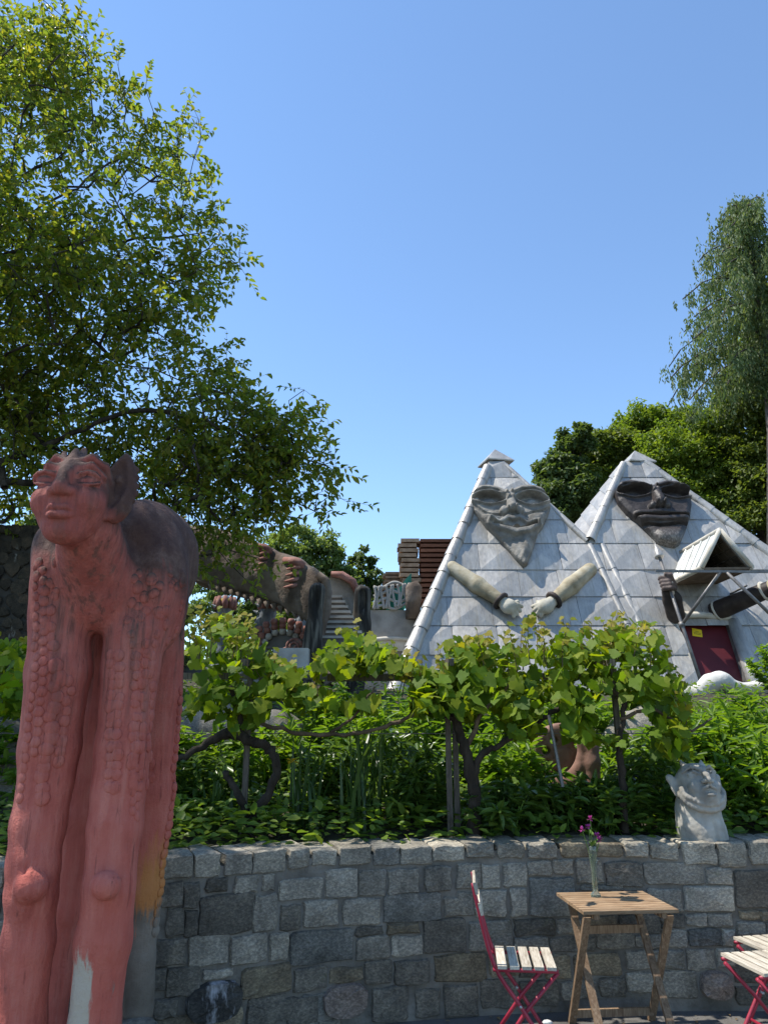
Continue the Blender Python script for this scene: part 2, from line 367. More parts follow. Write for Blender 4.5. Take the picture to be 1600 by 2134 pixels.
STONES += zr([(55, 140, 190, 212, 'M'), (210, 142, 345, 215, 'L'), (368, 140, 512, 218, 'M'), (538, 140, 850, 208, 'T'), (862, 138, 982, 205, 'L'), (995, 138, 1135, 222, 'L'), (1162, 135, 1330, 248, 'L'), (1342, 132, 1482, 262, 'L'), (1505, 128, 1640, 245, 'L'),
 (5, 240, 125, 375, 'M'), (132, 252, 220, 372, 'M'), (245, 240, 360, 362, 'M'), (370, 228, 485, 305, 'M'), (500, 222, 598, 300, 'L'), (615, 222, 748, 345, 'M'), (765, 235, 955, 360, 'D'), (970, 240, 1262, 350, 'M'), (1282, 270, 1412, 352, 'M'), (1432, 280, 1640, 475, 'D'),
 (8, 390, 88, 510, 'M'), (98, 380, 255, 515, 'M'), (280, 372, 358, 515, 'M'), (382, 315, 605, 512, 'B'), (640, 355, 850, 385, 'M'), (985, 375, 1155, 490, 'M'), (1170, 362, 1422, 490, 'M'), (640, 400, 815, 495, 'D'), (830, 390, 970, 495, 'D'),
 (72, 540, 285, 690, 'M'), (300, 530, 505, 612, 'D'), (518, 530, 640, 605, 'M'), (660, 515, 818, 585, 'T'), (835, 510, 930, 585, 'D'), (945, 505, 1040, 600, 'D'), (1052, 505, 1165, 575, 'D'), (1180, 505, 1282, 565, 'M'), (1292, 500, 1410, 570, 'M'), (1455, 488, 1555, 530, 'T'), (1562, 488, 1640, 535, 'T'),
 (300, 624, 472, 690, 'M'), (485, 622, 712, 695, 'D'), (725, 600, 910, 680, 'D'), (918, 612, 1045, 675, 'M'), (1058, 588, 1180, 668, 'M'), (1192, 580, 1355, 665, 'B'), (1368, 585, 1428, 665, 'M'), (1440, 545, 1580, 620, 'M'), (1590, 550, 1640, 625, 'M'),
 (175, 705, 315, 820, 'T'), (325, 705, 440, 830, 'D'), (455, 710, 585, 835, 'T'), (610, 712, 842, 818, 'T'), (875, 690, 998, 785, 'M'), (1008, 690, 1168, 782, 'M'), (1185, 685, 1320, 785, 'M'), (1335, 680, 1425, 770, 'M'), (1440, 640, 1640, 745, 'M'), (1432, 760, 1640, 860, 'D'),
 (0, 870, 105, 1010, 'D'), (130, 835, 310, 985, 'D'), (330, 845, 520, 975, 'D'), (540, 845, 720, 940, 'M'), (735, 832, 865, 930, 'D'), (880, 805, 1035, 900, 'M'), (1060, 795, 1230, 935, 'M'), (1250, 795, 1412, 940, 'P'), (1435, 875, 1640, 965, 'D')])
def stone_mesh(sa, sb, za, zb, top, rng, rnd=.0):
    w, h = (sb - sa) / 2, (zb - za) / 2; ca, cz = (sa + sb) / 2, (za + zb) / 2
    ring = []; n = 16
    for sx_, sy_, ex_, ey_ in ((-1, -1, 1, -1), (1, -1, 1, 1), (1, 1, -1, 1), (-1, 1, -1, -1)):
        for t in (.06, .34, .66, .94):
            x_ = sx_ + (ex_ - sx_) * t; y_ = sy_ + (ey_ - sy_) * t
            if rnd > .5: l_ = (x_ ** 4 + y_ ** 4) ** .25 * (.55 + .45 * max(abs(x_), abs(y_)) / math.hypot(x_, y_)) ** -1; x_, y_ = x_ / l_, y_ / l_
            ring.append((x_ * w + rng.uniform(-.007, .006), y_ * h + rng.uniform(-.007, .006)))
    m = min(w, h); bul = rng.uniform(.008, .020) + (.03 if rnd > .5 else 0); V = []; back = -.34 if top else -.06
    for p, q in ring: V.append((p, back, q))
    for p, q in ring: V.append((p, rng.uniform(-.008, .006), q))
    for p, q in ring: V.append((p * (1 - .007 / w), bul * rng.uniform(.7, 1.), q * (1 - .007 / h)))
    for p, q in ring: V.append((p * .62 + rng.uniform(-.1, .1) * m, bul * rng.uniform(.85, 1.2), q * .6 + rng.uniform(-.1, .1) * m))
    V.append((rng.uniform(-.2, .2) * w, bul * rng.uniform(.9, 1.5), rng.uniform(-.2, .2) * h))
    F = []
    for i in range(3):
        for k in range(n): a = i * n + k; b = i * n + (k + 1) % n; F.append((a, b, b + n, a + n))
    for k in range(n): F.append((3 * n + k, 3 * n + (k + 1) % n, 4 * n))
    return [wall_pt(ca + p, b, cz + q) for p, b, q in V], F
def build_wall():
    rng = random.Random(3)
    w = thing('retaining_wall', 'grey stone retaining wall of squared granite blocks below the garden', 'wall', (0, 4.9, 0))
    mb = MB(); ss = np.linspace(.3, CS[-1] - .3, 60); V = []; prof = [(-.4, -.2), (-.006, -.2), (-.006, .93), (-.4, .90)]
    for s in ss:
        for b, z in prof: V.append(wall_pt(s, b, z))
    F = [(i * 4 + k, i * 4 + (k + 1) % 4, i * 4 + 4 + (k + 1) % 4, i * 4 + 4 + k) for i in range(59) for k in range(4)]
    mk('mortar', V, F, M_mortar, w)
    rects = []
    for (x0, y0, x1, y1, k) in STONES:
        x0 -= 1.6; x1 += 1.6; y0 -= 1.2 * (y0 > 1800); y1 += 1.2
        xm, ym = (x0 + x1) / 2, (y0 + y1) / 2
        sa, _ = wall_at(x0, ym); sb, _ = wall_at(x1, ym); _, zb = wall_at(xm, y0); _, za = wall_at(xm, y1)
        rects.append((sa, sb, za, zb, k, y0 < 1815 and zb > .88))
    smin_ = min(r[0] for r in rects); smax_ = max(r[1] for r in rects)
    # the rest of the wall: courses behind the statue and at both ends
    def fill(s0, s1, z0, z1):
        z = z1
        while z > z0 + .05:
            h = rng.uniform(.11, .16); h = min(h, z - z0); s = s0
            while s < s1 - .06:
                l = min(rng.uniform(.16, .34), s1 - s)
                rects.append((s, s + l - .022, z - h + .02, z, rng.choice('MMDDBLT' if z < .9 else 'LLLM'), z > .9)); s += l
            z -= h
    fill(4.2, smin_ - .02, .0, .98); fill(smax_ + .02, CS[-1] - 1.5, .0, .98)
    sx, _ = wall_at(720, 2000); fill(smin_, sx, -.02, .20)
    for (sa, sb, za, zb, k, top) in rects:
        if sb - sa < .03 or zb - za < .03: continue
        V, F = stone_mesh(sa, sb, za, zb, top, rng, .8 if k in 'PW' else .12)
        mk('stone', V, F, M_ST[k], w)
build_wall()
# ================================================================== table, vase, chairs
M_teak = woodmat('oiled_teak', (.15, .085, .045), (.27, .175, .10), (.38, .28, .18), (1.5, 14, 14))
M_teakleg = woodmat('teak_leg', (.11, .065, .038), (.20, .13, .078), (.30, .215, .14), (14, 14, 1.5))
M_slat = woodmat('grey_weathered_slat', (.26, .22, .165), (.44, .39, .31), (.58, .53, .44), (14, 1.5, 14))
M_redmetal = simple('red_painted_metal', [(.22, .012, .03), (.30, .018, .042), (.36, .03, .055)], 9, .45, .15, .003, 60, spec=.5)
M_bolt = simple('steel_bolt', [(.3, .3, .3), (.5, .5, .5)], 20, .4, .1, .002, metal=.8)
def build_table():
    t = thing('folding_table', 'square slatted wooden folding table standing against the stone wall', 'table'); b = .27
    n = 10
    for i in range(n):
        y = -.25 + .5 * (i + .5) / n; MB().box((0, y, .69), (.56, .5 / n - .006, .018)).mk('top_slat', M_teak, t, origin=(0, y, .68))
    for x in (-.2, .2): MB().box((x, 0, .665), (.03, .47, .028)).mk('batten', M_teakleg, t)
    for sx in (-1, 1):
        xo, xi = sx * .245, sx * .205
        MB().bar((xo, -.2, .66), (xo, .2, .0), .022, .042, (1, 0, 0)).mk('leg', M_teakleg, t, origin=(xo, 0, 0))
        MB().bar((xi, .2, .66), (xi, -.23, .0), .022, .042, (1, 0, 0)).mk('leg', M_teakleg, t, origin=(xi, 0, 0))
        MB().tube([(xo + sx * .016, -.005, .34), (xo - sx * .055, -.005, .34)], .006, 8).mk('pivot_bolt', M_bolt, t)
    MB().box((0, .165, .06), (.49, .02, .042)).mk('stretcher', M_teakleg, t); MB().box((0, -.2, .055), (.41, .02, .042)).mk('stretcher', M_teakleg, t)
    MB().box((0, .11, .52), (.41, .02, .045)).mk('stretcher', M_teakleg, t)
    t.location = (1.385, 4.92, 0); t.rotation_euler.z = R(5)
build_table()
def make_chair():
    c = thing('folding_chair', 'x', 'chair'); zs = .45
    for i in range(5):
        x = -.14 + .066 * i; MB().box((x, 0, zs), (.05, .38, .016)).mk('seat_slat', M_slat, c, origin=(x, 0, zs))
    for s in (-1, 1):
        y = s * .165; yi = s * .14
        V, F = tube(smooth_path([(-.285, y, .86), (-.265, y, .76), (-.185, y, .46), (-.05, y, .26), (.13, y, .0)], 4), .011, 8); mk('back_leg', V, F, M_redmetal, c, True)
        V, F = tube([(.16, yi, zs - .03), (-.02, yi, .23), (-.2, yi, .0)], .011, 8); mk('leg', V, F, M_redmetal, c, True)
        V, F = tube([(-.19, y, zs - .018), (.16, y, zs - .018)], .010, 8); mk('seat_rail', V, F, M_redmetal, c, True)
        V, F = tube([(-.05, y + s * .014, .26), (-.05, yi - s * .012, .26)], .008, 8); mk('pivot_bolt', V, F, M_bolt, c, True)
    for z, x in ((.835, -.283), (.73, -.258)):
        MB().bar((x + .012, -.185, z), (x + .012, .185, z), .016, .062, (-.25, 0, 1)).mk('back_slat', M_slat, c, origin=(x, 0, z))
    for x, z in ((.115, .02), (-.19, .02)): 
        V, F = tube([(x, -.165, z), (x, .165, z)], .009, 8); mk('foot_bar', V, F, M_redmetal, c, True)
    return c
ch = make_chair(); G = 'folding bistro chairs by the wall'
setp(ch, 'red metal folding chair with slatted wooden seat left of the wooden table', 'chair', G)
ch.location = (.80, 4.71, 0); ch.rotation_euler.z = R(-6)
for loc, rz, lab in (((2.11, 4.62, 0), 190, 'nearer of two red folding chairs right of the wooden table'), ((2.34, 4.96, 0), 192, 'red folding chair by the wall, behind the nearer chair at right')):
    c2 = copy_tree(ch); c2.location = loc; c2.rotation_euler.z = R(rz); setp(c2, lab, 'chair', G)
M_glass = NT('green_glass'); M_glass.b.inputs['Transmission Weight'].default_value = .85; M_glass.fin((.55, .62, .5, 1), .08, None, 0, .5); M_glass = M_glass.m
M_stem = leafmat('flower_stem', [(.10, .2, .03), (.16, .26, .05)], .2)
M_petal = leafmat('magenta_petal', [(.42, .05, .25), (.55, .10, .36), (.38, .05, .30)], .4, tcol=(1.2, .9, 1.1, 1))
def build_vase():
    o = Vector((1.30, 5.02, .70)); v = thing('glass_vase', 'slender twisted greenish glass vase standing on the wooden table', 'vase', o)
    V, F = lathe([(.030, 0), (.032, .012), (.018, .03), (.020, .06), (.024, .1), (.019, .15), (.024, .2), (.028, .25), (.030, .285), (.024, .29), (.016, .2), (.014, .1), (.012, .04)], 12)
    V = [(x * math.cos(z * 14) - y * math.sin(z * 14) * .8, x * math.sin(z * 14) + y * math.cos(z * 14) * .8, z) for x, y, z in V]
    mk('glass_body', [Vector(p) + o for p in V], F, M_glass, v, True)
    b = thing('flower_bunch', 'small bunch of magenta garden flowers in the glass vase', 'flowers', o + Vector((0, 0, .06)))
    rng = random.Random(5)
    for dx, dz, dy in ((-.055, .36, 0), (.03, .33, -.01), (.005, .42, .02), (.05, .30, .01), (-.02, .38, -.02)):
        tip = o + Vector((dx, dy, dz + .02)); V, F = tube(smooth_path([o + Vector((0, 0, .03)), o + Vector((dx * .2, 0, .2)), tip], 4), .0028, 5); mk('stem', V, F, M_stem, b)
        mb = MB()
        for k in range(16):
            a = rng.uniform(0, 6.28); e = rng.uniform(-.6, 1.2); d = Vector((math.cos(a) * math.cos(e), math.sin(a) * math.cos(e), math.sin(e))); s = d.cross(Vector((0, 0, 1))).normalized() * .008; L = rng.uniform(.018, .032)
            mb.add([tip, tip + d * L * .6 + s, tip + d * L, tip + d * L * .6 - s], [(0, 1, 2, 3)])
        mb.mk('blossom', M_petal, b)
    mb = MB()
    for k in range(9):
        a = rng.uniform(0, 6.28); p = o + Vector((rng.uniform(-.02, .02), rng.uniform(-.02, .02), rng.uniform(.27, .34))); d = Vector((math.cos(a), math.sin(a), rng.uniform(-.2, .8))); s = d.cross(Vector((0, 0, 1))).normalized() * .012
        mb.add([p, p + d * .03 + s, p + d * .06, p + d * .03 - s], [(0, 1, 2, 3)])
    mb.mk('leaf', M_stem, b)
build_vase()
V, F = lathe([(.001, 0), (.02, .004), (.024, .012), (.014, .022), (.001, .024)], 9)
V = [Vector((x * 1.4, y * .9 + .003 * math.sin(9 * x * 40), z)) + Vector((.97, 5.06, .004)) for x, y, z in V]
setp(mk('pebble', V, F, simple('white_stone', [(.6, .6, .58), (.75, .74, .72)], 30), smooth=True), 'small white pebble on the asphalt between chair and table', 'pebble')
# ================================================================== twin pyramid house
PO = np.array((0, 15.0, 2.2)); PU = np.array((1., 0, 0)); PV = np.array((0, .5, 1.)) / math.hypot(.5, 1); PN = np.cross(PU, PV)
def pl(px, py, w=0.0):
    """picture point -> (u, v) on the sloping front, lifted by w"""
    d = np.array(ray(px, py)); o = np.array((0, 0, CAMZ)); P0 = PO + PN * w; t = ((P0 - o) @ PN) / (d @ PN); p = o + d * t - P0
    return float(p @ PU), float(p @ PV)
def pw(u, v, w=0.0): return Vector(PO + PU * u + PV * v + PN * w)
def clip(poly, a, b):
    """keep the part of a 2D polygon (with third value) left of a->b"""
    out = []; n = len(poly)
    f = lambda p: (b[0] - a[0]) * (p[1] - a[1]) - (b[1] - a[1]) * (p[0] - a[0])
    for i in range(n):
        p, q = poly[i], poly[(i + 1) % n]; fp, fq = f(p), f(q)
        if fp >= 0: out.append(p)
        if fp * fq < 0: t = fp / (fp - fq); out.append(tuple(p[k] + (q[k] - p[k]) * t for k in range(len(p))))
    return out
def zincmat(name, dirt=.72, tint=(1.05, 1.0, .935), metal=.4):
    t = NT(name); v = t.pos(); r = t.n('ObjectInfo').outputs['Random']
    a = t.noise(t.mp(v, (2.2, .8, .8)), 1.2, 6, .62); b = t.noise(t.mp(v, (2, .7, .7)), 12, 5, .65)
    c = t.ramp(t.math('ADD', t.math('MULTIPLY', a, .6), t.math('MULTIPLY', b, .4)), [(.34, (.27 * tint[0], .27 * tint[1], .265 * tint[2])), (.5, (.39 * tint[0], .39 * tint[1], .38 * tint[2])), (.64, (.50 * tint[0], .50 * tint[1], .487 * tint[2]))])
    k = t.rng(r, 0, 1, .95, 1.05); c = t.mix(1., c, t.n('CombineColor', {0: k, 1: k, 2: k}).outputs[0], 'MULTIPLY')
    st = t.rng(t.noise(t.mp(v, (7, .6, .6)), 1.5, 6, .68), .5, .74, 0, dirt)
    c = t.mix(st, c, (.27, .24, .19, 1))
    c = t.mix(t.rng(t.noise(t.mp(v, (13, .5, .5), loc=(3, 0, 0)), 1.3, 5, .7), .64, .76, 0, dirt), c, (.10, .095, .085, 1))
    h = t.math('ADD', t.math('MULTIPLY', t.noise(v, 2.3, 3), 1.), t.math('MULTIPLY', t.noise(v, 9, 3), .22))
    t.fin(c, t.rng(b, .3, .7, .40, .56), t.bump(h, .3, .05), t.math('SUBTRACT', metal, t.math('MULTIPLY', st, .6)), .4); return t.m
M_zinc = zincmat('zinc_sheet'); M_zinc2 = zincmat('zinc_ridge', .25)
M_dark = simple('dark_gap', [(.10, .10, .10), (.14, .135, .13)], 6)
M_carve = simple('weathered_grey_concrete', [(.11, .10, .085), (.20, .185, .16), (.31, .29, .255)], 3.5, .9, .7, .03, 18, detail=7)
def darkcarve():
    t = NT('dark_brown_carving'); v = t.pos(); n = t.noise(v, 5, 6, .65); c = t.ramp(n, [(.3, (.022, .018, .016)), (.5, (.042, .034, .03)), (.7, (.075, .06, .052))])
    z = pw(*pl(1380, 1112)).z; m = t.math('MULTIPLY', t.rng(t.sep(v)[2], z + .08, z - .12), t.rng(t.noise(t.mp(v, (3, 3, 1)), 9, 6, .7), .44, .6, .15, .8)); c = t.mix(m, c, (.24, .225, .20, 1))
    return t.fin(c, .5, t.bump(t.noise(v, 18, 6), .6, .02), 0, .35)
M_carve2 = darkcarve()
M_beardwhite = simple('speckled_dark_beard', [(.05, .045, .04), (.07, .06, .055), (.30, .29, .27)], 11, .85, .6, .02, 30, sc=(2, 1, .6), detail=8)
M_arm = simple('ochre_concrete_arm', [(.22, .18, .11), (.36, .31, .21), (.47, .43, .33)], 3, .85, .5, .02, 16)
M_hand = simple('pale_concrete_hand', [(.33, .3, .22), (.45, .42, .34), (.52, .5, .42)], 4, .85, .5, .02, 16)
M_darkarm = simple('black_brown_arm', [(.018, .014, .012), (.04, .03, .026), (.075, .06, .05)], 3, .6, .5, .015, 14)
M_iron = simple('grey_iron_pole', [(.10, .10, .10), (.17, .165, .16), (.24, .22, .2)], 8, .5, .3, .004, 40, metal=.4)
M_door = simple('dark_red_door', [(.075, .009, .012), (.105, .012, .016), (.125, .016, .02)], 1.2, .5, .15, .01, 6, spec=.4)
M_yellow = simple('yellow_sticker', [(.75, .52, .02), (.8, .58, .03)], 3, .5, .05)
M_ink = simple('dark_ink', [(.12, .08, .02), (.14, .09, .02)], 3, .6, .05)
M_cream = simple('cream_timber', [(.42, .38, .30), (.52, .48, .40), (.6, .56, .48)], 4, .8, .3, .008, 20)
M_tile = simple('brown_soffit_shingle', [(.07, .05, .035), (.12, .09, .062), (.16, .12, .085)], 7, .85, .5, .01, 30, rnd=.25)
HOUSE = thing('twin_pyramid_house', 'silvery metal-clad house with two pyramid peaks, carved faces and a red door', 'building', (5, 16, 2.0))
LAP = pl(1018, 962); LBL = pl(816, 1458); LAR = pl(1050, 962); VAL = pl(1226, 1130); FOLD = pl(1380, 1458)
RAL = pl(1300, 962); RAR = pl(1340, 958); RR1 = pl(1600, 1150); RR2 = pl(1990, 1458)
BOT = LBL[1] - .35
ext = lambda a, b, v: (a[0] + (b[0] - a[0]) * (v - a[1]) / (b[1] - a[1]), v)
LPOLY = [LAP, ext(LAP, LBL, BOT), ext(VAL, FOLD, BOT), VAL, LAR]
RPOLY = [RAL, VAL, ext(VAL, FOLD, BOT), ext(RR1, RR2, BOT), RR1, RAR]
DL = (pl(1407, 1292), pl(1464, 1437)); DR = (pl(1516, 1295), pl(1556, 1423))
ROWS = [pl(1100, y)[1] for y in (958, 994, 1037, 1082, 1131, 1186, 1242, 1302, 1363, 1425)] + [BOT]
def build_front():
    rng = random.Random(11)
    for poly, wd in ((LPOLY, .93), (RPOLY, .88)):
        n = len(poly); ulo = min(p[0] for p in poly); uhi = max(p[0] for p in poly)
        for ri in range(len(ROWS) - 1):
            v1, v0 = ROWS[ri], ROWS[ri + 1]; u = ulo - rng.uniform(.1, wd)
            while u < uhi:
                w_ = wd * rng.uniform(.94, 1.06); u0, u1 = u, u + w_; u += w_
                hc = rng.choice((.08, .09, .065, -.035, .075)); hb = rng.uniform(.018, .03); c = ((u0 + u1) / 2 + rng.uniform(-.04, .04), (v0 + v1) / 2 + rng.uniform(-.04, .04), hc)
                K = [(u0 + .003, v0 - .03, hb), (u1 - .003, v0 - .03, hb + rng.uniform(-.006, .006)), (u1 - .003, v1, 0), (u0 + .003, v1, rng.uniform(0, .008))]
                tris = [[K[i], K[(i + 1) % 4], c] for i in range(4)]
                V = []; F = []
                def emit(tr, cuts):
                    p = tr
                    for a, b in cuts:
                        p = clip(p, a, b)
                        if len(p) < 3: return
                    k = len(V); V.extend(pw(*q) for q in p); F.append(tuple(range(k, k + len(p))))
                edges = [(poly[i], poly[(i + 1) % n]) for i in range(n)]
                jobs = [edges]
                if poly is RPOLY and (v0 + v1) / 2 < DL[0][1] + .1:
                    jobs = [edges + [(DL[1], DL[0])], edges + [(DR[0], DR[1])]]
                for cuts in jobs:
                    V.clear(); F.clear()
                    for tr in tris: emit(tr, cuts)
                    if F: mk('panel', list(V), list(F), M_zinc, HOUSE)
    for poly in (LPOLY,):
        mk('backing', [pw(u, v, -.12) for u, v in poly], [tuple(range(len(poly)))], M_dark, HOUSE)
    # right backing leaves the doorway open
    a = [RAL, VAL, ext(VAL, FOLD, DL[0][1]), DL[0], (DL[0][0], DL[0][1] + .05), (DR[0][0], DR[0][1] + .05), DR[0], ext(RR1, RR2, DR[0][1]), RR1, RAR]
    mk('backing', [pw(u, v, -.125) for u, v in a], [tuple(range(len(a)))], M_dark, HOUSE)
build_front()
def ridge(name, a, b, r0, r1, n, w0=.02, mat=None, lap=.05, flat=1.0):
    """overlapping half-round ridge caps between two world points"""
    a, b = Vector(a), Vector(b); rng = random.Random(n)
    for i in range(n):
        t0 = i / n; t1 = (i + 1) / n + lap / n
        p, q = a.lerp(b, t0), a.lerp(b, min(t1, 1)); r = r0 + (r1 - r0) * t0
        V, F = tube([p, p.lerp(q, .5), q], [r * .93, r * 1.0, r * 1.07], 14, False); V = [v + Vector((rng.uniform(-1, 1), rng.uniform(-1, 1), 0)) * .006 for v in V]
        mk(name, V, F, mat or M_zinc2, HOUSE, True)
ridge('ridge_cap', pw(*pl(1016, 975), .02), pw(*ext(LAP, LBL, BOT), .03), .13, .17, 14)
ridge('ridge_cap', pw(*pl(1052, 968), .0), pw(*pl(1224, 1128), .0), .06, .085, 6)
ridge('ridge_cap', pw(*pl(1298, 968), .02), pw(*pl(1228, 1128), .02), .10, .13, 5)
ridge('ridge_cap', pw(*pl(1344, 962), .0), pw(*pl(1604, 1155), .0), .09, .13, 9)
ridge('ridge_cap', pw(*pl(1604, 1155), .0), pw(*pl(1900, 1385), .0), .13, .13, 8)
for dx in (0, 26):
    pts = [pw(*pl(1228 + dx + (y - 1135) * .47, y), -.015) for y in (1135, 1186, 1242, 1302, 1363, 1425)]
    for p, q in zip(pts[:-1], pts[1:]):
        V, F = tube([p, p.lerp(q, .5), q], [.075, .08, .085], 12, False); mk('fold', V, F, M_zinc2, HOUSE, True)
def side(front_a, front_b, back_a, back_b, n, name='side_panel'):
    fa, fb, ba, bb = map(Vector, (front_a, front_b, back_a, back_b)); nr = (fb - fa).cross(ba - fa); nr = ((bb - fa).cross(fb - fa)); nr.normalize()
    if nr.x > 0: nr = -nr
    for i in range(n):
        t0, t1 = i / n, (i + 1) / n
        a, b, c, d = fa.lerp(fb, t0), fa.lerp(fb, t1), ba.lerp(bb, t1), ba.lerp(bb, t0)
        m = (a + b + c + d) / 4 + nr * .05
        V = [a, b + nr * .03, c + nr * .03, d, m]; mk(name, V, [(0, 1, 4), (1, 2, 4), (2, 3, 4), (3, 0, 4)], M_zinc, HOUSE)
la = pw(*pl(1014, 968)); lb = pw(*ext(LAP, LBL, BOT)); lbk = at(792, 1420, 19.6); lbk = Vector((lbk.x, 19.6, 2.0))
side(la, lb, at(1006, 975, la.y + .35), lbk, 9)
ra = pw(*pl(1294, 968)); rb = pw(*pl(1216, 1140)); side(ra, rb, at(1290, 967, ra.y + .35), at(1192, 1100, ra.y + 1.6), 5)
# closing sheets behind
rtop = at(1338, 965, ra.y + .35); rbk = Vector((pw(*RR2).x + 1.5, 21, 2)); lap2 = at(1052, 975, la.y + .35)
mk('back_sheet', [la, lap2, (VAL[0] + .3, 20, 4.5), (VAL[0] + .3, 21, 2), lbk], [(0, 1, 2, 3, 4)], M_zinc, HOUSE)
mk('back_sheet', [lap2, pw(*LAR), pw(*VAL), (VAL[0] + .3, 20, 4.5)], [(0, 1, 2, 3)], M_zinc, HOUSE)
mk('back_sheet', [ra, rtop, rbk, (VAL[0] + .3, 21, 2), (VAL[0] + .3, 20, 4.5)], [(0, 1, 2, 3, 4)], M_zinc, HOUSE)
mk('back_sheet', [pw(*RAR), rtop, rbk, pw(*ext(RR1, RR2, BOT))], [(0, 1, 2, 3)], M_zinc, HOUSE)
for tip, xs, rot in (((1031, 936), 0, 14), ((1322, 939), 0, 10)):
    c = at(*tip, 18.35); hs = .37; mb = MB(); a = R(rot)
    K = [Vector((x * math.cos(a) - y * math.sin(a), x * math.sin(a) + y * math.cos(a), 0)) * hs for x, y in ((-1, -1), (1, -1), (1, 1), (-1, 1))]
    b = c - Vector((0, 0, .40)); mb.add([b + k for k in K] + [c], [(0, 1, 4), (1, 2, 4), (2, 3, 4), (3, 0, 4)]); mb.add([b + k * .98 - Vector((0, 0, .03)) for k in K], [(3, 2, 1, 0)])
    mb.add([b + k for k in K] + [b + k * .98 - Vector((0, 0, .03)) for k in K], [(i, i + 4, (i + 1) % 4 + 4, (i + 1) % 4) for i in range(4)])
    cap = mk('peak_cap', mb.V, mb.F, M_zinc2, HOUSE)
    mk('peak_neck', [b + k * .55 for k in K] + [b + k * .8 - Vector((0, 0, .5)) for k in K], [(i, i + 4, (i + 1) % 4 + 4, (i + 1) % 4) for i in range(4)], M_zinc2, HOUSE)
# ------------------------------------------------------------------ carved faces (relief on the sloping front)
def relief(name, outline, zoom, hfun, mat, matfun=None, h=.017, w0=.03):
    ox, oy, sc = zoom; P2 = [pl(ox + x / sc, oy + y / sc) for x, y in outline]
    us = [p[0] for p in P2]; vs = [p[1] for p in P2]
    P = grid((min(us) - .08, min(vs) - .08, -.06), (max(us) + .08, max(vs) + .08, .9), h)
    U, V_, W = P[..., 0], P[..., 1], P[..., 2]; U2, V2 = U[:, :, 0], V_[:, :, 0]
    X = PO + U2[..., None] * PU + V2[..., None] * PV; zc = X[..., 1] * CP + (X[..., 2] - CAMZ) * SP; yc = X[..., 1] * SP - (X[..., 2] - CAMZ) * CP
    zx = (800 + FPX * X[..., 0] / zc - ox) * sc; zy = (1067 + FPX * yc / zc - oy) * sc
    d2 = poly2(U2, V2, P2); H = .2 + (hfun(zx, zy) - .16) * 1.15 + np.clip(-d2 * .5, 0, .06)
    F = smax(np.broadcast_to(d2[..., None], W.shape), (W - H[..., None]) * .6, .03); F = np.maximum(F, -W - .03)
    V, Q = nets(F.astype(np.float32), P)
    o = mk(name, frame_pts(V, PO, (PU, PV, PN)), Q, mat, HOUSE, True)
    return o
g = lambda q: np.exp(-q)
def ell(x, y, cx, cy, rx, ry, rot=0):
    c, s = math.cos(R(rot)), math.sin(R(rot)); dx, dy = x - cx, y - cy; return np.sqrt(((dx * c + dy * s) / rx) ** 2 + ((-dx * s + dy * c) / ry) ** 2)
def seg(x, y, pts, w0, w1=None):
    """0..: distance to a polyline in units of its width"""
    d = np.full(x.shape, 1e9); L = len(pts) - 1
    for i in range(L):
        (ax, ay), (bx, by) = pts[i], pts[i + 1]; ex, ey = bx - ax, by - ay
        t = np.clip(((x - ax) * ex + (y - ay) * ey) / (ex * ex + ey * ey), 0, 1); w = w0 + ((w1 if w1 else w0) - w0) * (i + t) / L
        d = np.minimum(d, np.hypot(x - ax - ex * t, y - ay - ey * t) / w)
    return d
sg = lambda q: 1 / (1 + np.exp(-np.clip(q, -40, 40)))
def almond(x, y, cx, cy, rx, ry, rot=0):
    c, s = math.cos(R(rot)), math.sin(R(rot)); dx, dy = x - cx, y - cy; return np.abs((dx * c + dy * s) / rx) ** 1.5 + np.abs((-dx * s + dy * c) / ry) ** 1.5
def band(d, hgt, soft=.12): return hgt * sg((1 - d) / soft)
